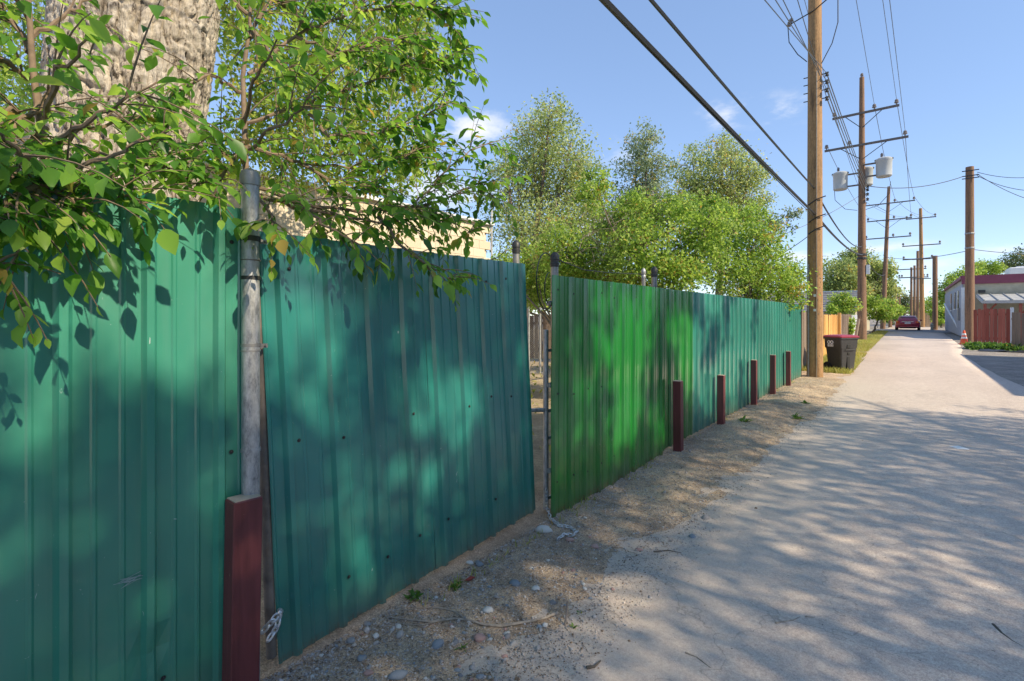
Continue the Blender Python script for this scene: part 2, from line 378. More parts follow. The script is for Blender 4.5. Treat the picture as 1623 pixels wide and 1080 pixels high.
M = {}
M['teal'] = painted_metal('teal_painted_steel', (.034, .235, .160), .30)
M['teal2'] = painted_metal('teal_painted_steel_gate', (.020, .190, .160), .28)
M['teal3'] = painted_metal('teal_painted_steel_far', (.028, .215, .160), .30)
M['green'] = painted_metal('green_painted_steel', (.007, .175, .018), .24)
M['galv'] = galvanised()
M['chain'] = simple('bright_chain_steel', (.62, .62, .62), .35, .7, .15, 60)
M['grey_metal'] = simple('dull_grey_steel', (.30, .29, .28), .5, .6, .2, 20)
M['dark_metal'] = simple('dark_steel', (.06, .06, .06), .5, .6, .2, 20)
M['rust'] = simple('rusty_tube', (.20, .17, .15), .7, .3, .3, 14)
M['maroon'] = chipped_paint('maroon_paint', (.15, .036, .038), (.40, .30, .24))
M['maroon_top'] = simple('pale_cut_timber', (.42, .35, .27), .9)
M['road'] = road_mat()
M['street'] = simple('cross_street_asphalt', (.25, .25, .255), .9, 0, .15, 3)
M['dirt'] = dirt_mat()
M['yard'] = dirt_mat('yard_soil', (.26, .21, .15), (.46, .38, .26), (.36, .29, .20))
M['gravel_ground'] = dirt_mat('gravel_ground', (.22, .20, .18), (.38, .34, .30), (.30, .27, .245))
M['stone'] = tinted('river_stone', (.20, .195, .20), (.46, .42, .38))
M['stone_red'] = tinted('reddish_stone', (.40, .24, .20), (.44, .28, .24))
M['stone_white'] = tinted('pale_stone', (.52, .51, .48), (.60, .58, .54))
M['stone_blue'] = tinted('blue_grey_stone', (.20, .23, .26), (.27, .29, .31))
M['stone_mix'] = simple('mixed_small_stone', (.40, .37, .35), .85, 0, .5, 30, (1, 1, 1), .2, 200)
M['grit'] = simple('mixed_grit', (.42, .37, .33), .9, 0, .6, 45, (1, 1, 1), 0)
M['pole'] = wood_pole('orange_brown_pole_timber', (.12, .065, .028), (.36, .20, .085), (.27, .17, .09))  # orange-brown timber, lighter than the aged poles
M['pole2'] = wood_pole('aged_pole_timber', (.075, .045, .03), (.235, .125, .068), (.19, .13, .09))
M['arm'] = simple('weathered_arm_timber', (.15, .13, .12), .85)
M['transf'] = simple('transformer_grey_enamel', (.44, .46, .47), .4, 0, .08, 4)
M['insul'] = emitless('glazed_insulator', (.20, .17, .16), .25)
M['cable'] = emitless('black_cable_sheath', (.035, .036, .04), .5)
M['wire'] = emitless('bare_wire', (.11, .115, .125), .5, .3)
M['bark'] = bark_mat()
M['twig'] = simple('twig_bark', (.20, .14, .095), .85, 0, .3, 30)
M['twig_grey'] = simple('grey_twig_bark', (.25, .20, .16), .9, 0, .3, 20)
M['limb'] = simple('dark_limb_bark', (.13, .10, .08), .9, 0, .35, 10, (1, 1, .4), .5, 30)
M['leaf_near'] = leaf_mat('elm_leaf', (.028, .11, .02), (.135, .31, .04), (.38, .56, .09), .55, .38)
M['leaf_mid'] = leaf_mat('elm_crown_leaf', (.11, .22, .035), (.29, .43, .07), (.50, .57, .16), .52, .5)
M['leaf_far'] = leaf_mat('grey_green_leaf', (.14, .20, .07), (.33, .42, .14), (.56, .60, .27), .5, .55)
M['leaf_bush'] = leaf_mat('bright_bush_leaf', (.10, .20, .03), (.27, .42, .07), (.48, .60, .16), .5, .5)
M['leaf_poplar'] = leaf_mat('blue_green_leaf', (.12, .18, .10), (.25, .33, .18), (.42, .48, .28), .42, .55)
M['leaf_dist'] = leaf_mat('distant_leaf', (.045, .09, .03), (.10, .155, .055), (.17, .22, .08), .3, .6)
M['grass'] = leaf_mat('verge_grass', (.18, .22, .04), (.34, .36, .08), (.50, .45, .20), .4, .6)
M['weed'] = leaf_mat('weed_leaf', (.04, .11, .02), (.09, .20, .03), (.19, .30, .07), .4, .5)
M['orange_plank'] = plank_mat('new_cedar_plank', (.62, .33, .085), (.72, .42, .14))
M['grey_plank'] = plank_mat('weathered_plank', (.20, .15, .11), (.34, .27, .21))
M['red_plank'] = plank_mat('red_stained_plank', (.26, .06, .04), (.42, .13, .09))
M['brown_plank'] = plank_mat('brown_plank', (.17, .12, .09), (.27, .20, .15))
M['white_plank'] = plank_mat('white_picket', (.60, .62, .66), (.75, .76, .78))
M['beige_block'] = tinted('beige_block', (.60, .50, .37), (.68, .58, .45), .9, .3)
M['beige'] = simple('beige_render', (.58, .49, .37), .9, 0, .08, 3)
M['roof_grey'] = simple('grey_roof_board', (.17, .17, .18), .85, 0, .3, 4, (1, 1, 1), .2)
M['cream'] = simple('cream_wall', (.42, .385, .29), .9, 0, .28, 1.2)
M['grey_wall'] = simple('grey_block_wall', (.36, .37, .42), .9, 0, .12, 3)
M['trim'] = simple('plum_trim_paint', (.23, .055, .09), .6, 0, .1, 3)
M['white'] = simple('white_paint', (.75, .75, .74), .5, 0, .05, 6)
M['dull_white'] = simple('dull_white_metal', (.42, .42, .41), .6, 0, .2, 3)
M['window'] = emitless('dark_window_glass', (.02, .025, .03), .08)
M['red_post'] = simple('red_post_paint', (.30, .08, .05), .6)
M['bin'] = simple('charcoal_plastic', (.045, .045, .047), .5, 0, .2, 20, (1, 1, 1), .2, 200)
M['bin_lid'] = simple('red_plastic_lid', (.30, .035, .06), .4, 0, .12, 8)
M['print'] = emitless('white_print', (.78, .78, .78), .5)
M['rubber'] = emitless('black_rubber', (.02, .02, .02), .8)
M['car'] = emitless('dark_red_car_paint', (.34, .015, .035), .22); M['car'].node_tree.nodes['Principled BSDF'].inputs['Coat Weight'].default_value = .8
M['car_glass'] = emitless('car_glass', (.015, .018, .022), .06)
M['lamp_red'] = emitless('red_lamp_lens', (.55, .03, .02), .2)
M['lamp_orange'] = emitless('orange_lamp_lens', (.8, .22, .03), .25)
M['chrome'] = emitless('silver_trim', (.6, .6, .6), .25, .9)
M['cone'] = emitless('orange_cone_plastic', (.75, .10, .03), .5)
M['tarp'] = simple('black_tarp', (.02, .02, .022), .45, 0, .2, 10, (1, 1, 1), .3)
M['stick'] = simple('dry_stick', (.34, .28, .22), .9, 0, .3, 40)
M['darkstick'] = simple('dark_stick', (.10, .085, .07), .9, 0, .3, 40)
M['redleaf'] = emitless('fallen_red_leaf', (.25, .04, .025), .7)
M['litter'] = simple('leaf_litter', (.20, .14, .09), .9, 0, .6, 60, (1, 1, 1), 0)
M['ground'] = M['gravel_ground']

# ------------------------------------------------------------------ ground, alley, verge
_lat = rng.random((256, 256))
def vnoise(x, y, s):
    x = np.asarray(x) * s + 91.3; y = np.asarray(y) * s + 47.1
    xi = np.floor(x).astype(int); yi = np.floor(y).astype(int); fx = x - xi; fy = y - yi
    fx = fx * fx * (3 - 2 * fx); fy = fy * fy * (3 - 2 * fy)
    g = lambda a, b: _lat[a % 256, b % 256]
    return (g(xi, yi) * (1 - fx) + g(xi + 1, yi) * fx) * (1 - fy) + (g(xi, yi + 1) * (1 - fx) + g(xi + 1, yi + 1) * fx) * fy - .5
def grid(name, xs, ys, zf, mat, kind='structure'):
    X, Y = np.meshgrid(xs, ys); Z = zf(X, Y) if callable(zf) else np.full_like(X, zf)
    nx, ny = len(xs), len(ys); i = np.arange(nx * ny).reshape(ny, nx)
    f = np.stack([i[:-1, :-1], i[:-1, 1:], i[1:, 1:], i[1:, :-1]], -1).reshape(-1)
    return mesh_np(name, np.stack([X, Y, Z], -1).reshape(-1, 3), f, 4, mat, smooth=True, kind=kind)
edge_px = [(800, 1080), (905, 985), (1040, 868), (1150, 772), (1235, 712), (1290, 668), (1325, 628), (1345, 600), (1375, 558), (1405, 528)]
EP = [G(u, v) for u, v in edge_px]
_ey = np.array([-30] + [p.y for p in EP] + [400]); _ex = np.array([EP[0].x] + [p.x for p in EP] + [EP[-1].x])
def xl(y): return np.interp(y, _ey, _ex)
def zdirt(X, Y):
    d = (xl(Y) - X) + vnoise(X, Y, 1.7) * .30 + vnoise(X, Y, 6) * .12
    up = np.clip(d / .35, -1, 1)
    z = np.where(up > 0, .020 * up, .035 * up)
    rough = np.clip(d / .2 + .3, 0, 1)
    z = z + rough * (vnoise(X, Y, 2.3) * .030 + vnoise(X, Y, 9) * .014 + vnoise(X, Y, 28) * .008)
    z = z + .05 * np.clip((Y - 4.5) / 3, 0, 1) * np.exp(-((X + 1.75) / .3) ** 2) * np.clip((14 - Y) / 2, 0, 1)
    z = np.where(X < -2.35, z - (-2.35 - X) * .12, z)
    return z
def dz(x, y): return float(max(zdirt(np.array([x]), np.array([y]))[0], 0.0 if x > float(xl(y)) else -1))
grid('ground', np.array([-1500, -60, 60, 1500.]), np.array([-1500, -60, 150, 1500.]), -.045, M['gravel_ground'])
grid('yard_soil', np.linspace(-45, -2.30, 60), np.linspace(-14, 44, 80), lambda X, Y: -.03 + vnoise(X, Y, .8) * .05, M['yard'])
grid('dirt_verge', np.concatenate([np.linspace(-2.75, -2.2, 10), np.arange(-2.17, -.30, .03)]), np.concatenate([np.arange(-.6, 9, .035), np.arange(9, 18, .08)]), zdirt, M['dirt'])
# the paved alley, wider where cars have flattened the gravel
ys = np.concatenate([np.arange(-12, 20, .5), np.arange(20, 100, 2.)]); ring = []
V, Fq = [], []
xr_y = np.array([-30, 8, 14.9, 20, 27, 33, 60, 400]); xr_x = np.array([2.6, 2.4, 1.9, 1.62, 1.6, 2.0, 2.3, 2.3])
for y in ys:
    a = float(xl(y)) - .45; b_ = float(np.interp(y, xr_y, xr_x)) + float(vnoise(np.array([y]), np.array([3.]), .9)[0]) * .12
    for k in range(9): V.append((a + (b_ - a) * k / 8, y, .012 * math.sin(math.pi * k / 8) + float(vnoise(np.array([k * 1.0]), np.array([y]), .6)[0]) * .006))
    V.append((b_ + .03, y, -.06))
for j in range(len(ys) - 1):
    for k in range(9): Fq += [j * 10 + k, j * 10 + k + 1, (j + 1) * 10 + k + 1, (j + 1) * 10 + k]
mesh_np('alley_paving', np.array(V), np.array(Fq), 4, M['road'], smooth=True, kind='structure')
grid('cross_street', np.array([-200., -60, 60, 200.]), np.array([57., 61, 66]), .022, M['street'])
grid('gravel_lot', np.linspace(1.3, 30, 60), np.linspace(5, 36, 60), lambda X, Y: -.028 + vnoise(X, Y, 1.5) * .02, M['gravel_ground'])

# ------------------------------------------------------------------ sheet-metal fence
FXP = -2.095; PITCH = .2286
def profile(w, s0, phase):
    """height of the rolled profile: tall trapezoid ribs each 229 mm, two low stiffeners between"""
    pts = set([0.0, w])
    k0 = int(math.floor((s0 - phase) / PITCH)) - 1
    for k in range(k0, k0 + int(w / PITCH) + 4):
        c = phase + k * PITCH - s0
        for d in (-.024, -.011, .011, .024): pts.add(round(c + d, 5))
        for m in (PITCH / 3, 2 * PITCH / 3):
            for d in (-.010, -.004, .004, .010): pts.add(round(c + m + d, 5))
    out_ = []
    for s in sorted(p for p in pts if -1e-6 <= p <= w + 1e-6):
        x = (s + s0 - phase) / PITCH; q = abs(x - round(x)) * PITCH
        h = .021 if q <= .0111 else (.021 * max(0, (.024 - q) / .013))
        fr = (x - math.floor(x)) * PITCH
        for m in (PITCH / 3, 2 * PITCH / 3):
            e = abs(fr - m)
            if e < .0101: h = max(h, .0045 * min(1, (.0101 - e) / .006))
        out_.append((s, h))
    return out_
def sheet(parent, mat, s0, w, phase, mapfn, nz=16, proud=0.0, seed=0, screws=True, dent=None, zb=0.0, zt=1.0):
    pr = profile(w, s0, phase); nv = len(pr); verts = []; faces = []
    for j in range(nz + 1):
        t = zb + (zt - zb) * j / nz
        for (s, h) in pr:
            p, n = mapfn(s0 + s, t)
            h2 = h + proud + .0035 * math.sin(seed * 3.1 + (s0 + s) * 2.3 + t * 3.7) * math.sin(t * 5 + seed) + .0012 * math.sin((s0 + s) * 9 + seed * 7 + t * 11)
            if dent:
                for (ds, dt, r, a) in dent:
                    q = ((s0 + s - ds) ** 2 + ((t - dt) * 1.83) ** 2) / r ** 2
                    h2 -= a * math.exp(-q)
            verts.append(p + n * h2)
    for j in range(nz):
        for i in range(nv - 1): faces.append((j * nv + i, j * nv + i + 1, (j + 1) * nv + i + 1, (j + 1) * nv + i))
    mb = MB().add(verts, faces); o = mb.build('metal_sheet', mat, parent)
    md = o.modifiers.new('thickness', 'SOLIDIFY'); md.thickness = .0014; md.offset = -1
    if screws:
        sm = MB(); rs = random.Random(seed + 5)
        k0 = int(math.ceil((s0 - phase) / PITCH))
        for t in (.13, .50, .93):
            for k in range(k0, k0 + int(w / PITCH) + 1):
                s = phase + k * PITCH + .045 + rs.uniform(-.006, .006)
                if s > s0 + w - .02 or (rs.random() < .3): continue
                tt = t + rs.uniform(-.012, .012); p, n = mapfn(s, tt); q = n.to_track_quat('Z', 'Y').to_matrix()
                sm.lathe(p + n * (proud + .0035), [(.0085, 0), (.0085, .0015), (.0048, .002), (.0048, .006), (.003, .007)], 8, 'Z', q)
        if sm.v:
            x = sm.build('screw_heads', M['dark_metal'], None); x.parent = o; x.location = -wloc(parent); x['kind'] = 'stuff'
    return o
def plane_map(z0, z1):
    def f(s, t):
        a, b_ = (z0(s) if callable(z0) else z0), (z1(s) if callable(z1) else z1)
        return Vector((FXP, s, a + (b_ - a) * t)), Vector((1, 0, 0))
    return f
# left fixed panel
ph_left = FX(239, 700, FXP + .021).y
yL = FX(384, 600, FXP).y; zL = FX(381, 331, FXP).z
lf = thing('metal_fence', 'tall teal corrugated metal fence panel at the left edge, dappled with leaf shadows', 'fence', (FXP, yL - 1.2, 0))
lm = plane_map(-.02, zL)
for k in range(3):
    a = yL - .914 * (k + 1) - .02 * 0
    sheet(lf, M['teal'], a, .914 + (.03 if k else 0), ph_left, lm, 22, .0025 * (k % 2), 3 + k, dent=[(FX(245, 985, FXP).y, .17, .05, .016), (FX(205, 915, FXP).y, .24, .10, .006)] if k == 0 else None)
for z in (.3, zL - .2):
    MB().tube([(FXP - .03, yL - 3, z), (FXP - .03, yL - .02, z)], .021, 8).build('rail', M['galv'], lf, True)
MB().tube([(FXP - .08, yL - 1.9, -.05), (FXP - .08, yL - 1.9, zL - .1)], .03, 10).build('post', M['galv'], lf, True)
# a pale scrape on the left sheet
sp0, sp1 = FX(178, 931, FXP + .006), FX(232, 908, FXP + .006)
sm_ = MB()
for k in range(9):
    a = sp0.lerp(sp1, random.uniform(0, .35)) + Vector((0, 0, random.uniform(-.016, .016))); b2 = sp0.lerp(sp1, random.uniform(.6, 1)) + Vector((0, 0, random.uniform(-.014, .018)))
    w_ = random.uniform(.0008, .0022)
    sm_.add([a + Vector((.002 + k * .0002, 0, -w_)), b2 + Vector((.002 + k * .0002, 0, -w_ * .4)), b2 + Vector((.002 + k * .0002, 0, w_)), a + Vector((.002 + k * .0002, 0, w_ * .3))], [(0, 1, 2, 3)])
sm_.build('scrape', emitless('scraped_paint', (.28, .37, .36), .7), lf)

# hinge post: stout galvanised pipe with tension bands
pc = FX(397.5, 600, FXP + .035); ptop = FX(397, 283, FXP + .035).z
hp = thing('gate_post', 'stout galvanised pipe post between the left fence panel and the gate', 'post', (pc.x, pc.y, 0))
MB().tube([(pc.x, pc.y, -.05), (pc.x, pc.y, .6), (pc.x + .002, pc.y - .001, 1.2), (pc.x, pc.y - .003, ptop)], .0335, 20).build('pipe', M['galv'], hp, True)
MB().lathe((pc.x, pc.y - .003, ptop - .03), [(.038, 0), (.038, .035), (.032, .055), (.015, .066)], 18).build('cap', M['grey_metal'], hp, True)
for v, hgt, mm in ((379, .022, 'dark_metal'), (413, .006, 'rust'), (441, .016, 'dark_metal'), (547, .014, 'grey_metal'), (556, .008, 'grey_metal'), (713, .014, 'galv'), (905, .02, 'galv')):
    z = FX(397, v, pc.x).z
    MB().lathe((pc.x, pc.y, z - hgt / 2), [(.0345, 0), (.0365, .001), (.0365, hgt - .001), (.0345, hgt)], 20).build('band', M[mm], hp, True)
for v in (382, 549):
    z = FX(397, v, pc.x).z
    b3 = MB().box((pc.x + .01, pc.y + .046, z), (.004, .03, .018)); b3.lathe((pc.x + .006, pc.y + .052, z), [(.005, 0), (.005, .02)], 6, 'X'); b3.build('band_bolt', M['grey_metal'], hp)

# the gate: sags on its hinges, swung a little inwards
gTL, gBL = FX(408, 366, FXP + .01), FX(441, 1053, FXP + .01)
gTR, gBR = FX(831, 419, FXP - .125), FX(848, 808, FXP - .125)
GW = (gTR - gTL).length
def gate_map(s, t):
    q = s / GW
    bt = gBL.lerp(gBR, q); tp = gTL.lerp(gTR, q); p = bt.lerp(tp, t)
    n = (gTR - gTL).cross(Vector((0, 0, 1))).normalized()
    return p, n
gt = thing('fence_gate', 'sagging teal corrugated metal gate swung slightly inwards, nearest the camera', 'gate', (gBL.x, gBL.y, 0))
gph = (FX(518, 420, FXP).y - gTL.y) * .995
sheet(gt, M['teal2'], 0, GW * .49, gph, gate_map, 20, 0, 21)
sheet(gt, M['teal2'], GW * .49 - .04, GW * .51 + .04, gph, gate_map, 20, .003, 22, dent=[(GW * .5 + .03, .82, .03, .004)])
gn = gate_map(.5, .5)[1]
def gpt(q, t, off=-.035): return gate_map(q * GW, t)[0] + gn * off
fL = [FX(413, 560, FXP - .0), FX(420, 800, FXP - .0), FX(434, 1036, FXP - .0)]
fL = [gpt(-.002, 1.0, -.022), gpt(-.003, .5, -.022), gpt(-.008, .02, -.02)]
MB().tube(fL, .021, 12).build('hinge_tube', M['rust'], gt, True)
MB().tube([gpt(.99, .02), gpt(.99, .98)], .021, 10).build('latch_tube', M['galv'], gt, True)
for t in (.06, .5, .95): MB().tube([gpt(0, t), gpt(1, t)], .019, 8).build('frame_rail', M['galv'], gt, True)
lat = FX(838, 651, FXP - .16); MB().tube([lat + Vector((0, -.12, 0)), lat, FX(866, 650, FXP - .10)], .016, 8).build('latch_bar', M['galv'], gt, True)

# far fence run
yF0, yF1 = FX(872, 600, FXP).y, FX(1268, 540, FXP).y
ff = thing('metal_fence', 'long corrugated metal fence beyond the gate, bright green at its near end then teal', 'fence', (FXP, (yF0 + yF1) / 2, 0))
def fz0(s): return .012 + .05 * min(1, max(0, (s - 4.2) / 1.0)) - .045 * max(0, (s - 6) / 8)
def fz1(s): return 1.832 - .004 * (s - yF0)
fm = plane_map(fz0, fz1)
edges = [yF0, FX(1048, 600, FXP).y, FX(1098, 600, FXP).y]
ySh = edges[2]; n_sh = int(round((yF1 - ySh) / .914)); stp = (yF1 - ySh) / n_sh
ph = yF0 + .03
e0, e1, e2 = edges
w_half = (e1 - e0) / 2
def lean_map(s, t):
    p, n = fm(s, t); p = p + Vector((.012, -.012 * (1 - t), 0)); return p, n
sheet(ff, M['green'], e0, w_half + .03, ph, lean_map, 14, .004, 31, zb=-.02)
sheet(ff, M['green'], e0 + w_half, w_half, ph, lean_map, 14, .001, 32, zb=-.025)
sheet(ff, M['green'], e1 - .06, e2 - e1 + .06, ph + .05, fm, 14, -.004, 33)
for k in range(n_sh):
    sheet(ff, M['teal3'], ySh + k * stp, stp + (.03 if k < n_sh - 1 else 0), ph + .02, fm, 8, .002 * (k % 2), 40 + k, screws=(k < 4))
MB().box((FXP + .005, yF1 + .012, .9), (.05, .02, 1.84)).build('corner_trim', M['dark_metal'], ff)
for z in (.35, 1.0, 1.62): MB().tube([(FXP - .035, yF0 + .03, z), (FXP - .035, yF1, z)], .02, 8).build('rail', M['galv'], ff, True)
# chain-link posts that carry the sheets; their caps show above
def cap_post(name, p, ztop, label, parent=None, r=.03, cm='dark_metal'):
    o = parent or thing(name, label, 'post', (p.x, p.y, 0))
    b_ = MB().tube([(p.x, p.y, -.05), (p.x, p.y, ztop - .06)], r, 12).build('post', M['grey_metal'], o, True)
    MB().lathe((p.x, p.y, ztop - .1), [(r * 1.15, 0), (r * 1.2, .03), (r * 1.08, .034), (r * 1.08, .05), (r * 1.2, .054), (r * 1.2, .085), (r * .9, .10), (r * .35, .115)], 14).build('post_cap', M[cm], o, True)
    return o
cap_post('', FX(1037, 440, FXP - .07), FX(1037, 425, FXP - .07).z, '', ff)
cap_post('', FX(1020, 440, FXP - .30), FX(1024, 428, FXP - .30).z, '', ff, .022, 'galv')
for s in (6.9, 9.3, 11.6): MB().tube([(FXP - .075, s, -.05), (FXP - .075, s, 1.75)], .03, 10).build('post', M['grey_metal'], ff, True)
lp = FX(879, 420, FXP - .06)
lpo = cap_post('latch_post', lp, FX(879, 403, FXP - .06).z, 'capped steel post at the near edge of the green fence sheet')
gp = cap_post('capped_post', FX(818, 400, FXP - .55), FX(818, 384, FXP - .55).z, 'dark capped steel post standing behind the right end of the gate')
# slim tubes and clamps in the gap
tb = FX(866, 700, FXP - .10)
tg = thing('gap_tube', 'slim galvanised upright tube with clamps in the gap beside the gate', 'tube', (tb.x, tb.y, 0))
ztop = FX(864, 523, tb.x).z
MB().tube([(tb.x - .005, tb.y + .0, -.03), (tb.x, tb.y - .008, ztop)], .0215, 10).build('tube', M['galv'], tg, True)
MB().tube([(tb.x + .04, tb.y + .052, .05), (tb.x + .035, tb.y + .045, 1.80)], .010, 8).build('tension_bar', M['galv'], tg, True)
for v in (556, 652, 695, 790):
    z = FX(864, v, tb.x).z
    mb = MB().lathe((tb.x - .003, tb.y - .003, z - .012), [(.021, 0), (.023, .002), (.023, .022), (.021, .024)], 12); mb.box((tb.x + .012, tb.y + .03, z), (.012, .05, .022)); mb.build('clamp', M['galv'], tg, True)

# chain spilling from the foot of the latch post, and a short one at the hinge
def chain(label, path, link=.034, r=.0036):
    pts = [Vector(p) for p in path]; L = [0]
    for i in range(1, len(pts)): L.append(L[-1] + (pts[i] - pts[i - 1]).length)
    o = thing('chain', label, 'chain', pts[len(pts) // 2]); n = int(L[-1] / (link * .74))
    for k in range(n):
        d = (k + .5) / n * L[-1]; i = max(j for j in range(len(L)) if L[j] <= d); i = min(i, len(pts) - 2)
        p = pts[i].lerp(pts[i + 1], (d - L[i]) / max(1e-6, L[i + 1] - L[i])); t = (pts[i + 1] - pts[i]).normalized()
        q = t.to_track_quat('X', 'Z').to_matrix() @ Matrix.Rotation(R(20 + 70 * (k % 2)) + random.uniform(-.3, .3), 3, 'X')
        MB().torus(p, link * .30, r, q, 12, 6, 1.65).build('link', M['chain'], o, True)
    return o
def gz(u, v, lift=.0):
    p = G(u, v)
    for _ in range(3): p = G(u, v, dz(p.x, p.y))
    p.z += lift; return p
a0 = FX(866, 800, FXP - .05)
chain('galvanised chain spilling from the gap onto the dirt by the green sheet', [a0 + Vector((0, 0, .12)), a0, gz(872, 826, .02), gz(887, 836, .012), gz(903, 838, .012), gz(914, 846, .012), gz(908, 852, .012), gz(895, 851, .02), gz(884, 858, .012)], .036, .0038)
h0 = FX(424, 985, FXP + .03)
chain('short chain looped round the foot of the gate hinge tube', [h0 + Vector((.02, -.03, -.02)), h0 + Vector((.035, .0, .01)), h0 + Vector((.03, .035, .03)), h0 + Vector((-.0, .055, .02)), h0 + Vector((.02, .03, -.03)), h0 + Vector((.03, -.01, -.06))], .034, .0045)

# loops of loose wire on the posts above the gap
def wire(name, pts, r, mat, label, cat, group=None, n=5, smooth_n=0):
    mb = MB().tube(pts, r, n); o = mb.build(name, mat, None, True, loc=pts[0]); return props(o, label, cat, group)
def arc(c, Rr, a0, a1, n, ax, ay): return [c + ax * (Rr * math.cos(a0 + (a1 - a0) * i / n)) + ay * (Rr * 1.05 * math.sin(a0 + (a1 - a0) * i / n)) for i in range(n + 1)]
lc = FX(866, 446, FXP - .08); ay_ = Vector((0, 0, 1)); ax_ = Vector((-.25, .97, 0))
wire('wire_loop', arc(lc, .205, R(70), R(300), 26, ax_, ay_), .0045, M['dark_metal'], 'large loop of loose wire on the latch post above the gap', 'wire')
lc2 = FX(872, 458, FXP - .06)
wire('wire_loop', arc(lc2, .12, R(95), R(265), 18, ax_, ay_), .004, M['dark_metal'], 'small inner loop of loose wire on the latch post above the gap', 'wire')
w0, w1, w2 = FX(778, 412, FXP - .7), FX(800, 398, FXP - .6), FX(816, 395, FXP - .56)
wire('loose_wire', [FX(705, 418, FXP - .8), w0, FX(790, 408, FXP - .65), w1, w2], .0045, M['dark_metal'], 'bent strand of loose wire reaching the capped post behind the gate', 'wire')
wire('loose_wire', [FX(884, 412, FXP - .06), FX(900, 418, FXP - .1), FX(925, 428, FXP - .15), FX(960, 432, FXP - .2), FX(1034, 436, FXP - .1)], .004, M['dark_metal'], 'thin strand of wire running above the green fence sheet', 'wire')

# ------------------------------------------------------------------ maroon timber posts
def bollard(p, h, w, d, label, tilt=0.0, group='maroon posts along the fence'):
    o = thing('timber_post', label, 'post', (p.x, p.y, p.z), group)
    rot = Matrix.Rotation(tilt, 3, 'X')
    b_ = MB().box((p.x, p.y, p.z + h / 2 - .1), (w, d, h + .2), rot, 1, .004); b_.build('post_body', M['maroon'], o)
    c_ = MB().box(Vector((p.x, p.y, p.z + h / 2 - .1)) + rot @ Vector((0, 0, h / 2 + .1 + .0015)), (w - .010, d - .010, .003), rot); c_.build('worn_top', M['maroon_top'], o)
    return o
p = FX(383, 900, FXP + .065); zt = FX(378, 791, FXP + .065).z
o = thing('timber_post', 'big maroon painted timber post in front of the galvanised pipe, nearest the camera', 'post', (p.x, p.y, 0), 'maroon posts along the fence')
MB().box((FXP + .066, p.y, zt / 2 - .1), (.084, .108, zt + .2), Matrix.Rotation(R(-1.0), 3, 'X'), 1, .004).build('post_body', M['maroon'], o)
MB().box((FXP + .066, p.y + .008, zt + .0015), (.072, .096, .004), Matrix.Rotation(R(-1.0), 3, 'X')).build('worn_top', M['maroon_top'], o)
ords = ['first maroon timber post past the gap, in front of the green sheet', 'second maroon timber post past the gap, where the fence turns teal', 'third maroon timber post past the gap, tall against the teal fence', 'fourth maroon timber post past the gap, second from the utility pole', 'maroon timber post closest to the near utility pole']
for (u, vb, vt, tl), lb in zip([(1075, 712, 604, .8), (1143, 686, 595, -.5), (1195, 654, 571, 0), (1225, 633, 563, -1), (1249.5, 625, 557, .5)], ords):
    q = FX(u, vb, FXP + .10); z0 = max(q.z, -.02); h = FX(u, vt, FXP + .10).z - z0
    bollard(Vector((FXP + .10, q.y, z0)), h, .088, .088, lb, R(tl))

# ------------------------------------------------------------------ utility poles
def pole(u, vb, top_z, r0, r1, mat, label, lean=0.0, n=16, group='wooden utility poles along the alley'):
    b_ = G(u, vb); o = thing('utility_pole', label, 'utility pole', (b_.x, b_.y, 0), group)
    pts = [Vector((b_.x + lean * z, b_.y, z)) for z in np.linspace(-.3, top_z, 14)]
    MB().tube(pts, [r0 + (r1 - r0) * i / 13 for i in range(14)], n, True, .03).build('pole_shaft', mat, o, True)
    o['lean'] = lean
    return o
def shaft_at(o, z): b_ = wloc(o); return Vector((b_.x + o['lean'] * z, b_.y, z))
def insulator(c, s, parent_arm, root):
    x = MB().lathe(c, [(.02 * s, 0), (.02 * s, .05 * s), (.06 * s, .06 * s), (.065 * s, .09 * s), (.04 * s, .11 * s), (.055 * s, .13 * s), (.035 * s, .17 * s)], 8).build('insulator', M['insul'], None, True)
    x.parent = parent_arm; x.location = -wloc(root); return x
def crossarm(o, z, x0, x1, ins, brace=True, s=1.0, off=-.18, th=.12):
    c = shaft_at(o, z)
    a = MB().box((c.x + (x0 + x1) / 2, c.y + off, z), (x1 - x0, th * .8, th)).build('crossarm', M['arm'], o)
    for i in ins: insulator((c.x + i, c.y + off, z + th / 2), 1.6 * s, a, o)
    if brace:
        for sg, e in ((-1, x0), (1, x1)): MB().tube([(c.x + e * .55, c.y + off, z - .05), (c.x + .05 * sg, c.y - .12, z - .75 * s)], .022, 5).build('brace', M['dark_metal'], o)
    return a
def pz(o, v):
    b_ = wloc(o); d = (b_ - CAMP).dot(FWD); return CAM_H + (HORIZON - v) * d / F_PX
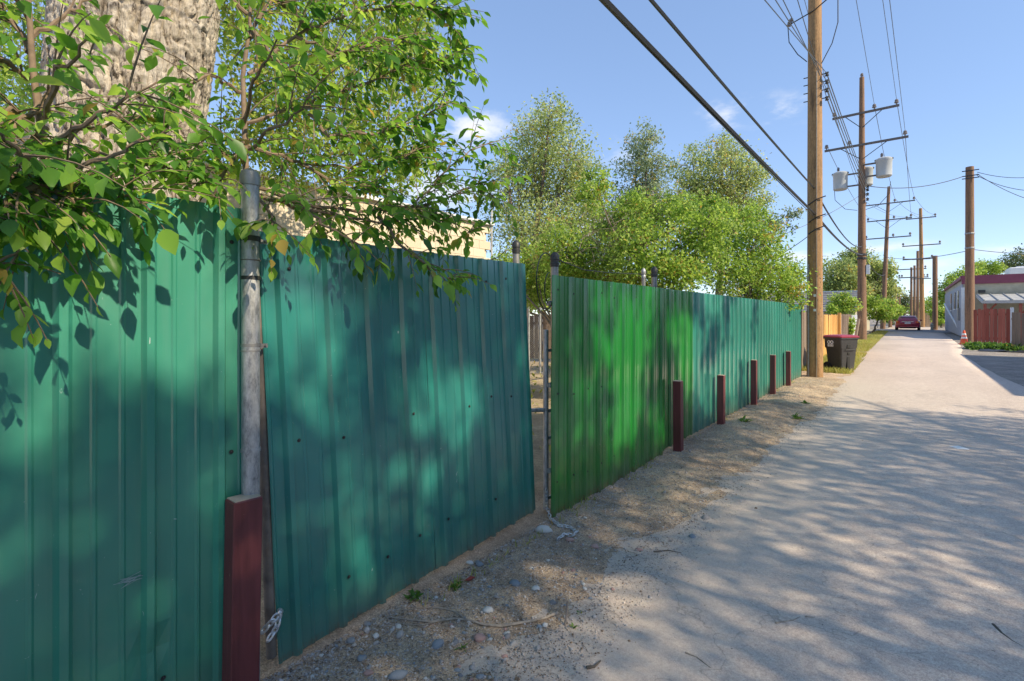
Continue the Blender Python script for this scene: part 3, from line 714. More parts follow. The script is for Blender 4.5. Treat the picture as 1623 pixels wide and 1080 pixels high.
# near pole
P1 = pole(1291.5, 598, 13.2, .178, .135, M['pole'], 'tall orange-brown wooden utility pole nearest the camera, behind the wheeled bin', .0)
for v, dx in ((124, .24), (136, .24), (149, .24), (162, .24)):
    z = pz(P1, v); c = shaft_at(P1, z)
    m_ = MB().tube([(c.x - .24, c.y - .02, z + .05), (c.x + .27, c.y - .05, z + .02)], .012, 6); m_.lathe((c.x + dx + .02, c.y - .05, z - .05), [(.02, 0), (.045, .01), (.03, .05), (.045, .09), (.02, .1)], 8); m_.build('spool_bracket', M['dark_metal'], P1, True)
z = pz(P1, 22); c = shaft_at(P1, z)
MB().tube([(c.x - .55, c.y - .02, z - .08), (c.x, c.y - .16, z), (c.x + .45, c.y - .2, z + .25)], .014, 6).build('cutout_arm', M['dark_metal'], P1, True)
MB().lathe((c.x - .58, c.y - .02, z - .12), [(.02, 0), (.06, .02), (.04, .06), (.065, .08), (.045, .12), (.06, .15), (.03, .2)], 8, 'Z', Matrix.Rotation(R(25), 3, 'Y')).build('fuse_cutout', M['insul'], P1, True)
MB().lathe((c.x + .44, c.y - .2, z + .2), [(.02, 0), (.06, .02), (.04, .06), (.065, .08), (.045, .12), (.03, .16)], 8, 'Z', Matrix.Rotation(R(-25), 3, 'Y')).build('fuse_cutout', M['insul'], P1, True)
MB().tube([(c.x + .5, c.y - .22, z + .12), (c.x + .5, c.y - .22, z - .5), (c.x + .38, c.y - .2, z - .95), (c.x + .16, c.y - .17, z - 1.35)], .011, 6).build('jumper_lead', M['cable'], P1, True)
MB().tube([(c.x - .58, c.y - .05, z - .15), (c.x - .55, c.y - .08, z - .55), (c.x - .35, c.y - .14, z - .95), (c.x - .15, c.y - .15, z - 1.2)], .011, 6).build('jumper_lead', M['cable'], P1, True)
for v in (322, 350, 368):
    z = pz(P1, v); c = shaft_at(P1, z); MB().tube([(c.x - .12, c.y - .15, z - .06), (c.x + .06, c.y - .18, z + .05), (c.x + .24, c.y - .1, z + .12)], .014, 6).build('cable_bracket', M['dark_metal'], P1, True)
for v in (469, 492): c = shaft_at(P1, pz(P1, v)); MB().box((c.x + .02, c.y - .176, c.z), (.05, .012, .06)).build('pole_tag', M['white'], P1)
MB().tube([(shaft_at(P1, z).x + .06, shaft_at(P1, z).y - (.172 - .0033 * z), z) for z in np.linspace(.0, 7.5, 20)], .006, 5).build('ground_wire', M['grey_metal'], P1, True)
rs_ = random.Random(3)
for k in range(26):
    z = rs_.uniform(.5, 3.2); a = rs_.uniform(-2.6, -.5); c = shaft_at(P1, z); r = .177 - .0032 * z
    MB().box((c.x + math.cos(a) * r, c.y + math.sin(a) * r, z), (.012, .012, .02)).build('staple', M['grey_metal'], P1)
MB().tube([(shaft_at(P1, z).x - .12, shaft_at(P1, z).y - .135, z) for z in np.linspace(.0, 2.8, 8)], .022, 8).build('conduit', M['grey_metal'], P1, True)
# transformer pole
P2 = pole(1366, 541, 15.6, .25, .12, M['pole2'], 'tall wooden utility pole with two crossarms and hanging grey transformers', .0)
insulator(shaft_at(P2, 15.6), 1.4, P2, P2)
crossarm(P2, pz(P2, 181), -1.45, 1.75, (-1.35, .6, 1.62), True, 1.1)
crossarm(P2, pz(P2, 231), -1.85, 2.15, (-1.75, -.6, 2.0), True, 1.1)
def transformer(o, dx, dy, z, r, h):
    c = shaft_at(o, z) + Vector((dx, dy, 0))
    t = MB().lathe(c, [(r * .82, 0), (r * .95, .05), (r * .97, h * .8), (r * 1.06, h * .84), (r * 1.06, h * .93), (r * .75, h), (r * .2, h * 1.04)], 20).build('transformer', M['transf'], o, True)
    def sub(mb, nm, mt):
        x = mb.build(nm, mt, None, True); x.parent = t; x.location = -wloc(o)
    sub(MB().lathe(c + Vector((-.1, 0, h)), [(.05, 0), (.05, .1), (.09, .13), (.05, .17), (.08, .2), (.04, .3)], 8), 'bushing', M['insul'])
    for k in (-1, 1): sub(MB().lathe(c + Vector((r * k * .95, -.1, h * .86)), [(.05, 0), (.07, .05), (.03, .1)], 8), 'side_terminal', M['dark_metal'])
    s_ = -1 if dx > 0 else 1
    for zz in (.15, .8): sub(MB().box(c + Vector((s_ * abs(dx) * .62, 0, h * zz)), (abs(dx) * .6, .1, .08)), 'hanger', M['arm'])
zt_ = pz(P2, 298)
transformer(P2, -1.05, -.15, zt_, .39, 1.08); transformer(P2, 1.05, -.15, zt_ + .42, .40, 1.1); transformer(P2, .15, .55, zt_ + .2, .38, 1.1)
for sg in (-1, 1):
    c = shaft_at(P2, zt_)
    MB().tube([(c.x + sg * 1.35, c.y - .2, zt_ + .1), (c.x + sg * 1.3, c.y - .3, zt_ - .6), (c.x + sg * .8, c.y - .3, zt_ - 1.2), (c.x + sg * .2, c.y - .25, zt_ - 1.35)], .016, 5).build('drop_lead', M['cable'], P2, True)
for v in (300, 305, 312, 320): c = shaft_at(P2, pz(P2, v)); MB().lathe((c.x + .28, c.y - .1, c.z), [(.04, 0), (.09, .02), (.05, .08), (.09, .14), (.04, .16)], 8).build('spool', M['dark_metal'], P2)
for v in (404, 410): c = shaft_at(P2, pz(P2, v)); MB().lathe((c.x, c.y, c.z - .06), [(.24, 0), (.26, .02), (.26, .1), (.24, .12)], 14).build('band', M['dark_metal'], P2)
c = shaft_at(P2, pz(P2, 428)); MB().box((c.x + .3, c.y - .05, c.z), (.18, .16, .55)).build('junction_box', M['white'], P2)
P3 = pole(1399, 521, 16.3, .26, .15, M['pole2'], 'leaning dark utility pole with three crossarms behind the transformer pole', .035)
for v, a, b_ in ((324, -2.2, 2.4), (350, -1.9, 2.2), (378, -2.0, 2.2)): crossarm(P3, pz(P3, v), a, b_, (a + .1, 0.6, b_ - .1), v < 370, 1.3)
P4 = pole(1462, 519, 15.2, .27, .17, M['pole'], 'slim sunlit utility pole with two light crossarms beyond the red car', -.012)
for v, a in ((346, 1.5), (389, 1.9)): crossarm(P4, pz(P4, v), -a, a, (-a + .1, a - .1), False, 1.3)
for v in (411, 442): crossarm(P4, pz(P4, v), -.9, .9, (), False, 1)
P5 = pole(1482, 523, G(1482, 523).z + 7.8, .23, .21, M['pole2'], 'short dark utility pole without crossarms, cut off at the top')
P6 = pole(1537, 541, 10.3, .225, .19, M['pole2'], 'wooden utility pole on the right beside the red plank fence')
for z in (10.05, 9.75, 9.6): c = shaft_at(P6, z); MB().box((c.x + .02, c.y - .18, z), (.75, .05, .05)).build('dead_end_bracket', M['dark_metal'], P6)
for v in (372, 395): c = shaft_at(P6, pz(P6, v)); MB().lathe((c.x, c.y, c.z), [(.215, 0), (.225, .02), (.225, .08), (.215, .1)], 14).build('band', M['grey_metal'], P6)
for u, vb, vt, lb, arms in ((1454.5, 516, 398, 'third-last of the thin far utility poles, just left of the slim sunlit one', ((411, 1.8),)), (1449.5, 514.5, 421, 'very thin far utility pole with a crossarm, second from the left of its cluster', ((440, 1.8),)), (1444.5, 514, 424, 'leftmost of the thin far utility poles above the red car', ((427, 2.0), (440, 1.8))),
                         (1411, 519, 441, 'dark stub pole just right of the leaning three-arm pole', ()), (1420, 515, 452, 'far thin pole left of the red car among the shrubs', ()), (1425, 514, 455, 'faintest far pole left of the red car', ())):
    o = pole(u, vb, 5, .2, .16, M['pole2'], lb, 0, 8)
    zt2 = pz(o, vt); sh = [x for x in o.children if x.name.startswith('pole_shaft')][0]; sh.scale = (1, 1, zt2 / 5)
    for v, a in arms: crossarm(o, pz(o, v), -a, a, (-a + .15, a - .15), False, 1.6, th=.16)

# ------------------------------------------------------------------ cables and wires
def sagline(a, b_, sag, n=24):
    a, b_ = Vector(a), Vector(b_); return [a.lerp(b_, i / n) + Vector((0, 0, -sag * 4 * (i / n) * (1 - i / n))) for i in range(n + 1)]
def cable(name, pts, r, label, mat='wire', cat='cable', group=None): return wire(name, pts, r, M[mat], label, cat, group, 5)
def thru(u1, v1, X, pend, back=-14, sag=0.0):
    """a line that ends at pend and crosses the ray of pixel (u1,v1) at plane X, carried on past the camera"""
    q = FX(u1, v1, X); t = (back - pend.y) / (q.y - pend.y); a = pend + (q - pend) * t
    a.z = q.z + (q.z - pend.z) * .2 + .25
    mid = [pend.lerp(q, i / 12) + Vector((0, 0, -sag * 4 * (i / 12) * (1 - i / 12))) for i in range(13)]
    tail = [q.lerp(a, i / 6) for i in range(1, 7)]
    return mid + tail
c1 = shaft_at(P1, pz(P1, 341)) + Vector((.02, -.19, 0)); c1b = shaft_at(P1, pz(P1, 300)) + Vector((.0, -.19, 0))
cable('telephone_cable', thru(958, 0, -1.80, c1, -14, .02), .027, 'thick black cable crossing the sky, lower of the two', 'cable')
cable('telephone_cable', thru(951, 0, -1.82, c1 + Vector((0, 0, -.08)), -14, .02), .009, 'thin strand lashed under the thick lower black cable', 'cable')
cable('telephone_cable', thru(1032, 0, -1.80, c1b, -14, .02), .0185, 'slimmer black cable crossing the sky, upper of the two', 'cable')
e2a = shaft_at(P2, pz(P2, 405)) + Vector((.05, -.28, 0)); e2b = shaft_at(P2, pz(P2, 392)) + Vector((.0, -.28, 0))
cable('telephone_cable', sagline(c1, e2a, .25), .032, 'black cable dropping from the near pole to the transformer pole, lower', 'cable')
cable('telephone_cable', sagline(c1b, e2b, .45), .022, 'black cable dropping from the near pole to the transformer pole, upper', 'cable')
e3 = shaft_at(P3, pz(P3, 436)) + Vector((0, -.3, 0))
cable('telephone_cable', sagline(e2a, e3, .5), .03, 'black cable between the transformer pole and the leaning pole', 'cable')
for i, (u, vt) in enumerate(((1212, 124), (1229, 136), (1241, 149), (1264, 162))):
    z = pz(P1, vt); a = shaft_at(P1, z) + Vector((.26, -.1, 0)); e = shaft_at(P2, pz(P2, (300, 305, 312, 320)[i])) + Vector((.3, -.15, .1))
    lb = ['first', 'second', 'third', 'fourth'][i]
    cable('service_wire', thru(u, 0, a.x - .05, a), .0075, f'{lb} from the left of the wires rising steeply to the near pole', 'wire', 'wire')
    cable('service_wire', sagline(a, e, .12), .013, f'{lb} from the top of the wires strung from near pole to transformer pole', 'wire', 'wire')
zA, zB = pz(P2, 181) + .35, pz(P2, 231) + .35; p2 = wloc(P2)
for (x, z, u, lb) in ((-1.35, zA, 1275, 'leftmost high wire, passing behind the near pole'), (.6, zA, 1357, 'high wire left of the pair in the open sky'), (1.62, zA, 1399, 'left wire of the high pair in the open sky'), (2.0, zB, 1410, 'right wire of the high pair in the open sky')):
    e = Vector((p2.x + x, p2.y - .18, z)); rr = ray(u, 0); X = e.x * .9
    q = FX(u, 0, X) if rr.x * X > 0 else e + Vector((0, -30, 0)); b_ = CAMP + rr * ((e.z - CAM_H) / rr.z)
    cable('power_wire', [e.lerp(b_, i / 14 * 1.0) for i in range(15)] + [b_ + (b_ - e) * .6], .011, lb, 'wire', 'wire')
p3 = wloc(P3)
for i, (x, z, x3, v3) in enumerate(((-1.35, zA, -2.1, 322), (.6, zA, .6, 322), (1.62, zA, 2.3, 322), (-1.75, zB, -1.8, 348), (2.0, zB, 2.1, 348))):
    e = Vector((p2.x + x, p2.y - .18, z)); zz = pz(P3, v3); f = shaft_at(P3, zz) + Vector((x3, -.18, .35))
    cable('power_wire', sagline(e, f, .5), .016, ['leftmost', 'second', 'third', 'fourth', 'rightmost'][i] + ' high wire strung between the transformer pole and the leaning pole', 'wire', 'wire')
    p4 = shaft_at(P4, pz(P4, 346)) + Vector(((x3) * .6, -.1, .3))
    cable('power_wire', sagline(f, p4, .5), .016, ['leftmost', 'second', 'third', 'fourth', 'rightmost'][i] + ' far wire leading on from the leaning pole', 'wire', 'wire')
t6 = shaft_at(P6, 9.9)
cable('service_wire', sagline(shaft_at(P2, pz(P2, 297)) + Vector((.3, -.1, 0)), t6 + Vector((-.3, -.2, -.15)), .35), .022, 'drooping wire across the alley from the transformer pole to the right pole, upper', 'wire', 'wire')
cable('service_wire', sagline(shaft_at(P3, pz(P3, 408)), shaft_at(P6, pz(P6, 397)), .35), .022, 'lower wire across the alley to the right pole', 'wire', 'wire')
cable('service_wire', sagline(shaft_at(P6, pz(P6, 395)), at(1700, 402, 30), .15), .02, 'lower wire leading right from the right pole out of view', 'wire', 'wire')
for i, (u, v) in enumerate(((1700, 268), (1700, 330), (1680, 300))):
    cable('service_wire', sagline(t6 + Vector((.3, -.2, -.1 * i)), at(u, v, 26), .4), .016, ['topmost', 'steepest', 'middle'][i] + ' of the wires fanning right from the top of the right pole', 'wire', 'wire')
cable('service_wire', sagline(shaft_at(P2, pz(P2, 308)), at(1140, 402, 22), .4), .014, 'wire sloping down left from the transformer pole over the bushes, upper', 'wire', 'wire')
cable('service_wire', sagline(shaft_at(P1, pz(P1, 366)), at(1180, 425, 14), .15), .009, 'wire sloping down left from the near pole over the bushes, lower', 'wire', 'wire')
cable('guy_wire', sagline(shaft_at(P3, pz(P3, 345)), shaft_at(P3, pz(P3, 345)) * 0 + G(1391, 520), .0), .03, 'dark guy wire running down beside the leaning pole', 'cable', 'wire')

# ------------------------------------------------------------------ wheeled bin
def ring_sections(secs, n=6):
    """rounded-rectangle loft: secs of (cx,cy,z,halfx,halfy,radius)"""
    vs, fs = [], []; per = 4 * n
    for (cx, cy, z, hx, hy, r) in secs:
        for q, (sx, sy) in enumerate(((1, 1), (-1, 1), (-1, -1), (1, -1))):
            for k in range(n):
                a = (q + k / (n - 1)) * math.pi / 2
                vs.append(Vector((cx + sx * (hx - r) + r * math.cos(a), cy + sy * (hy - r) + r * math.sin(a), z)))
    for i in range(len(secs) - 1):
        for k in range(per): fs.append((i * per + k, i * per + (k + 1) % per, (i + 1) * per + (k + 1) % per, (i + 1) * per + k))
    fs += [tuple(range(per - 1, -1, -1)), tuple(range((len(secs) - 1) * per, len(secs) * per))]
    return vs, fs
bb = G(1330, 590); bb.x += .02; bb.y += .25
bin_ = thing('wheeled_bin', 'black wheeled bin with a red lid and white logo behind the near utility pole', 'bin', (bb.x, bb.y, 0))
RB = Matrix.Rotation(R(-34), 3, 'Z') @ Matrix.Diagonal((.86, .86, 1.0))
def put(mb): mb.v = [tuple(RB @ Vector(p) + Vector((bb.x, bb.y, 0))) for p in mb.v]; return mb
mb = MB().add(*ring_sections([(0, 0, .02, .23, .27, .05), (0, 0, .10, .235, .275, .05), (0, 0, .62, .275, .325, .05), (0, -.01, .66, .29, .35, .05), (0, -.01, .88, .30, .365, .05), (0, -.01, .885, .325, .39, .06), (0, -.01, .93, .325, .39, .06)]))
put(mb).build('body', M['bin'], bin_, True)
mb = MB().add(*ring_sections([(0, -.01, .93, .33, .395, .06), (0, -.01, .955, .335, .40, .06), (0, -.01, .985, .30, .36, .06), (0, 0, 1.0, .2, .25, .06)]))
put(mb).build('lid', M['bin_lid'], bin_, True)
for sy in (-1, 1):
    w_ = put(MB().lathe((-.23, sy * .30, .13), [(.06, -.03), (.125, -.03), (.13, -.015), (.13, .015), (.125, .03), (.06, .03)], 16, 'Y')).build('wheel', M['rubber'], bin_, True)
    h_ = put(MB().lathe((-.23, sy * .32, .13), [(.055, -.02), (.055, .02)], 12, 'Y')).build('hub', M['bin'], None, True); h_.parent = w_; h_.location = -wloc(bin_)
put(MB().tube([(-.33, -.25, .86), (-.40, -.25, .90), (-.40, .25, .90), (-.33, .25, .86)], .017, 8)).build('handle', M['bin'], bin_, True)
put(MB().box((.288, -.05, .70), (.04, .14, .10), None, 1, .008)).build('lift_pocket_shade', M['rubber'], bin_)  # black blocks stand in for the shade inside the lift pockets
put(MB().box((.27, -.02, .50), (.03, .09, .07), None, 1, .008)).build('lift_pocket_shade', M['rubber'], bin_)
put(MB().box((.255, -.02, .25), (.03, .11, .34), None, 1, .008)).build('lift_pocket_shade', M['rubber'], bin_)
put(MB().tube([(.31, -.2, .60), (.31, .2, .60)], .014, 8)).build('grab_bar', M['bin'], bin_, True)
lg = MB(); RL = Matrix.Rotation(R(90), 3, 'X')
for sx in (-1, 1): lg.torus((sx * .052 - .06, -.372, .80), .040, .014, RL, 16, 6)
for k in range(8):
    lg.box((-.15 + k * .026, -.372, .712), (.018 if k % 3 else .010, .006, .042))
lg.box((-.06, -.372, .740), (.20, .006, .008)); lg.box((-.06, -.372, .684), (.20, .006, .008))
put(lg).build('logo_print', M['print'], bin_, True)
stk_b = G(1351, 566)
o = props(MB().tube([at(1352, 560, 18.5), at(1361, 506, 18.9)], .05, 6).build('leaning_board', M['grey_plank'], None, loc=at(1352, 560, 18.5)), 'grey weathered stake leaning behind the wheeled bin', 'stake')

# ------------------------------------------------------------------ plank fences
def plank_mesh(w, h, t=.02, top='flat'):
    mb = MB(); x = w / 2
    if top == 'dog': prof = [(-x, 0), (x, 0), (x, h - .05), (x - .03, h), (-x + .03, h), (-x, h - .05)]
    else: prof = [(-x, 0), (x, 0), (x, h), (-x, h)]
    n = len(prof); mb.add([(px_, -t / 2, z) for px_, z in prof] + [(px_, t / 2, z) for px_, z in prof], [tuple(range(n)), tuple(range(2 * n - 1, n - 1, -1))] + [((k + 1) % n, k, n + k, n + (k + 1) % n) for k in range(n)])
    me = bpy.data.meshes.new('plank'); me.from_pydata(mb.v, [], mb.f); me.update(); return me
def plank_fence(label, a, b_, h, w, mat, top='flat', gap=.008, post_mat=None, post_every=2.4, z0=0.03, group=None):
    a, b_ = Vector(a), Vector(b_); L = (b_ - a).length; d = (b_ - a).normalized(); rz = math.atan2(d.y, d.x)
    o = thing('plank_fence', label, 'fence', ((a.x + b_.x) / 2, (a.y + b_.y) / 2, 0), group)
    me = plank_mesh(w, h, .02, top); me.materials.append(mat); n = int(L / (w + gap))
    for k in range(n):
        p = a + d * ((k + .5) * L / n)
        share('plank', me, o, (p.x, p.y, z0 + random.uniform(-.015, .015)), (random.uniform(-.01, .01), random.uniform(-.008, .008), rz + random.uniform(-.02, .02)), (random.uniform(.95, 1.0), 1, random.uniform(.985, 1.015)))
    nrm = Vector((-d.y, d.x, 0))
    for z in (.35, h - .25):
        MB().box((a + b_) / 2 + nrm * .035 + Vector((0, 0, z)), (L, .04, .09), Matrix.Rotation(rz, 3, 'Z')).build('rail', mat, o)
    if post_mat:
        m = max(1, int(L / post_every))
        for k in range(m + 1):
            p = a + d * (L * k / m); MB().box((p.x, p.y, h / 2 + .02), (.1, .1, h + .08)).build('post', post_mat, o)
    return o
XW = -2.42
yy = lambda u: FX(u, 500, XW).y
plank_fence('weathered grey plank fence directly behind the near utility pole', (XW + .15, yF1 + .12, 0), (XW, yy(1304), 0), 1.62, .14, M['grey_plank'])
plank_fence('new orange cedar plank fence beyond the near utility pole', (XW, yy(1304), 0), (XW, yy(1327), 0), 1.52, .14, M['orange_plank'])
o_ = MB().box((XW + .06, yy(1327) + .12, .80), (.12, .14, 1.68)).build('corner_post', M['orange_plank'], None, loc=(XW + .06, yy(1327) + .12, 0)); props(o_, 'orange timber corner post between the new and the weathered planks', 'post')
plank_fence('weathered brown plank fence past the orange planks', (XW, yy(1328.5), 0), (XW, yy(1349), 0), 1.54, .14, M['brown_plank'], 'dog')
plank_fence('white picket fence past the weathered planks', (XW, yy(1350), 0), (XW, yy(1362), 0), 1.52, .11, M['white_plank'], 'dog', .06)
rf0 = G(1543, 546.5); rfY = rf0.y
plank_fence('red stained plank fence on the right beside the pole', (rf0.x, rfY, 0), (FY(1601, 500, rfY).x, rfY, 0), 1.82, .14, M['red_plank'], 'dog', .006)
bf0 = G(1603, 555)
plank_fence('weathered brown plank fence at the right edge of the picture', (bf0.x, bf0.y, 0), (bf0.x + 4.5, bf0.y - .3, 0), 1.62, .14, M['brown_plank'])
o_ = MB().box((FY(1603.5, 500, rfY).x, rfY - .1, .95), (.12, .12, 1.95)).build('gate_upright', M['white_plank'], None, loc=(FY(1603.5, 500, rfY).x, rfY - .1, 0)); props(o_, 'pale upright post at the right end of the red fence', 'post')
yb = at(850, 567, 17.5)
plank_fence('brown plank fence deep in the yard, seen through the gap', (yb.x - 4.0, yb.y - 2.6, 0), (yb.x + 4, yb.y + 1.6, 0), 1.5, .14, M['brown_plank'])
# galvanised post and chain-link mesh glimpsed in the gap
cl = thing('chain_link_fence', 'short run of chain-link fence glimpsed through the gap', 'fence', at(846, 560, 13))
c0 = at(838, 572, 13); c0.z = 0; c1_ = at(856, 572, 13); c1_.z = 0
for q in (c0, c1_): MB().tube([q, q + Vector((0, 0, 1.75))], .03, 8).build('post', M['galv'], cl, True)
mm_ = MB(); dv = (c1_ - c0)
for k in range(-18, 8):
    for sg in (1, -1):
        pts = []
        for i in range(30):
            z = .05 + i * .058; s = (k * .06 + (z if sg > 0 else 1.7 - z)) / dv.length
            if 0 <= s <= 1: pts.append(c0 + dv * s + Vector((0, 0, z)))
        if len(pts) > 1: mm_.tube([pts[0], pts[-1]], .003, 3)
x_ = mm_.build('wire_mesh', M['galv'], cl); x_['kind'] = 'stuff'

# ------------------------------------------------------------------ buildings
# block garage behind the gate
bx, by1 = -8.0, FX(777, 400, -8.0).y; bzt = FX(777, 358, -8.0).z
bl = thing('block_building', 'beige block building showing above the gate behind the leaves', 'building', (bx - 3, by1 - 6, 0))
MB().box((bx - 3.05, by1 - 7.05, bzt / 2 - .05), (6, 13.9, bzt - .1)).build('wall_core', M['beige'], bl)
bme = bpy.data.meshes.new('block'); tmp = MB().box((0, 0, 0), (.10, .396, .196), None, 1, .004); bme.from_pydata(tmp.v, [], tmp.f); bme.materials.append(M['beige_block'])
nrow = 9
for j in range(nrow):
    z = bzt - .1 - j * .2
    for k in range(22):
        y = by1 - .2 - k * .4 - (.2 if j % 2 else 0)
        share('block', bme, bl, (bx - .045, y, z), (0, 0, 0), (1 + random.uniform(-.04, .04), 1, 1))
MB().box((bx - 3, by1 - 7, bzt + .03), (6.2, 14.1, .07)).build('parapet_cap', M['white'], bl)
MB().tube([(bx + .03, by1 + .02, 0), (bx + .03, by1 + .02, bzt + .45)], .025, 6).build('conduit', M['galv'], bl)
# far garage on the left
gx = -3.3; gy = FX(1366, 463, gx).y; gz_ = FX(1366, 463, gx).z
gr = thing('garage', 'grey-roofed garage with a pale gable beyond the plank fences on the left', 'garage', (gx - 4, gy, 0))
y0, y1, ez = gy - 7.0, gy + 11, 1.85
MB().add([(gx, y0, 0), (gx, y1, 0), (gx, y1, ez), (gx, gy, gz_), (gx, y0, ez), (gx - 9, y0, 0), (gx - 9, y1, 0), (gx - 9, y1, ez), (gx - 9, gy, gz_), (gx - 9, y0, ez)],
         [(0, 1, 2, 3, 4), (9, 8, 7, 6, 5), (0, 4, 9, 5), (1, 6, 7, 2)]).build('walls', M['cream'], gr)
nb = 9
for k in range(nb):
    a = Vector((0, y0 - .3, ez - .05)).lerp(Vector((0, gy, gz_ + .06)), k / nb); b2 = Vector((0, y0 - .3, ez - .05)).lerp(Vector((0, gy, gz_ + .06)), (k + 1.1) / nb)
    mb = MB().add([(gx + .3, a.y, a.z + .05), (gx - 9.3, a.y, a.z + .05), (gx - 9.3, b2.y, b2.z), (gx + .3, b2.y, b2.z), (gx + .3, a.y, a.z), (gx - 9.3, a.y, a.z)], [(0, 1, 2, 3), (0, 4, 5, 1)])
    mb.build('roof_board', M['roof_grey'], gr)
MB().add([(gx + .3, gy, gz_ + .06), (gx - 9.3, gy, gz_ + .06), (gx - 9.3, y1 + .3, ez - .05), (gx + .3, y1 + .3, ez - .05)], [(0, 1, 2, 3)]).build('rear_roof', M['roof_grey'], gr)
MB().box((gx - 4.5, gy, gz_ + .09), (9.6, .5, .08)).build('ridge_cap', M['white'], gr)
MB().box((gx + .012, gy + 2, 1.0), (.02, 2.4, 1.9)).build('garage_door', M['white'], gr)
# building on the right
X0 = 3.0; Yb = FY(1527, 500, 46.).y; X0 = FY(1527, 500, 46.).x; Zt = FY(1560, 436.5, 46.).z
rb = thing('flat_roofed_building', 'cream flat-roofed building with plum roof trim behind the red fence', 'building', (X0 + 6, 54, 0))
MB().box((X0 + 7, 57, Zt / 2), (14, 22, Zt)).build('walls', M['cream'], rb)
MB().box((X0 - .02, 57, Zt / 2 - .25), (.06, 21.9, Zt - .6)).build('side_wall', M['grey_wall'], rb)
MB().box((X0 + 7, 45.95, Zt - .28), (14.2, .12, .58)).build('roof_trim', M['trim'], rb)
MB().box((X0 - .08, 57, Zt - .1), (.10, 22, .22)).build('side_trim', M['trim'], rb)
MB().box((X0 - .03, 45.96, Zt / 2 - .4), (.16, .16, Zt - .8)).build('corner_board', M['white'], rb)
for y, h in ((49.5, 1.3), (53, 1.3), (57.5, 1.4)):
    w_ = MB().box((X0 - .06, y, 2.7), (.05, 1.0, h)).build('window', M['window'], rb)
    f_ = MB().box((X0 - .07, y, 2.7 - h / 2 - .05), (.12, 1.2, .08)).build('sill', M['white'], None); f_.parent = w_; f_.location = -wloc(rb)
MB().box((X0 - .1, 48.2, 1.6), (.16, .6, .9)).build('meter_box', M['grey_metal'], rb)
MB().box((X0 + .9, 45.8, Zt - 1.1), (.35, .22, .2)).build('wall_lamp', M['dark_metal'], rb)
ac = at(1615, 431, 40); acx = FY(1612, 436, 50.).x
o_ = MB().box((acx + 1.2, 50, Zt + .3), (3.4, 2.2, .7), None, 1, .05); o_.box((acx + 1.2, 50, Zt + .68), (2.6, 1.6, .1)); o_ = o_.build('rooftop_cooler', M['white'], None, loc=(acx + 1.2, 50, Zt)); props(o_, 'white cooling unit on the flat roof at the right edge', 'cooling unit')
# lean-to roof with red posts in front of it
lt = thing('lean_to', 'white lean-to roof on red posts behind the red fence', 'lean-to', (X0 + 4, 42, 0))
zl = FY(1570, 477, 43.).z
mb = MB().add([(X0 + .6, 42, zl), (X0 + 9, 42, zl), (X0 + 9, 45.8, zl + .5), (X0 + .6, 45.8, zl + .5), (X0 + .6, 42, zl - .18), (X0 + 9, 42, zl - .18), (X0 + 9, 45.8, zl + .32), (X0 + .6, 45.8, zl + .32)], [(0, 1, 2, 3), (7, 6, 5, 4), (0, 4, 5, 1), (1, 5, 6, 2), (2, 6, 7, 3), (3, 7, 4, 0)]); mb.build('roof', M['dull_white'], lt)
for k in range(14): MB().tube([(X0 + .7 + k * .62, 41.95, zl + .03), (X0 + .7 + k * .62, 45.8, zl + .53)], .03, 5).build('roof_rib', M['dull_white'], lt)
for x in (X0 + .75, X0 + 2.3, X0 + 6):
    MB().box((x, 42.2, (zl - .2) / 2), (.14, .14, zl - .2)).build('post', M['red_post'], lt)
    MB().tube([(x, 42.2, zl - .9), (x + .5, 42.2, zl - .2)], .05, 4).build('brace', M['red_post'], lt)

nw = thing('added_block_wall', 'added unseen grey block wall on the right for the metal fence to reflect', 'wall', (5.2, 3, 0))  # added out of view so the metal fence reflects something darker than sky
MB().box((5.2, 2.5, .9), (.2, 19, 1.8)).build('wall_body', M['grey_wall'], nw); MB().box((5.2, 2.5, 1.83), (.26, 19.1, .06)).build('coping', M['cream'], nw)
nh = thing('added_brick_house', 'added unseen low brown house on the right that darkens the fence reflections', 'house', (16, 1, 0))  # unseen house added to dim the reflections in the fence sheets
MB().box((16, 1, 1.6), (8, 17, 3.2)).build('walls', simple('brown_brick', (.20, .12, .085), .9, 0, .3, 6), nh)
MB().add([(11.5, -8, 3.1), (20.5, -8, 3.1), (20.5, 10, 3.1), (11.5, 10, 3.1), (16, -8, 5.4), (16, 10, 5.4)], [(0, 3, 5, 4), (1, 4, 5, 2), (0, 4, 1), (2, 5, 3), (0, 1, 2, 3)]).build('roof', M['roof_grey'], nh)
sg_ = thing('added_side_garage', 'added unseen low cream garage on the right that shades the gravel lot', 'garage', (9.4, 20, 0))  # unseen garage added to throw shade over the gravel lot
MB().box((9.4, 20, 1.6), (6.4, 12.5, 3.2)).build('walls', M['cream'], sg_)
MB().box((9.4, 20, 3.27), (6.9, 13, .14)).build('roof', M['roof_grey'], sg_)
MB().box((6.18, 19, 1.15), (.05, 2.6, 2.2)).build('garage_door', M['white'], sg_)
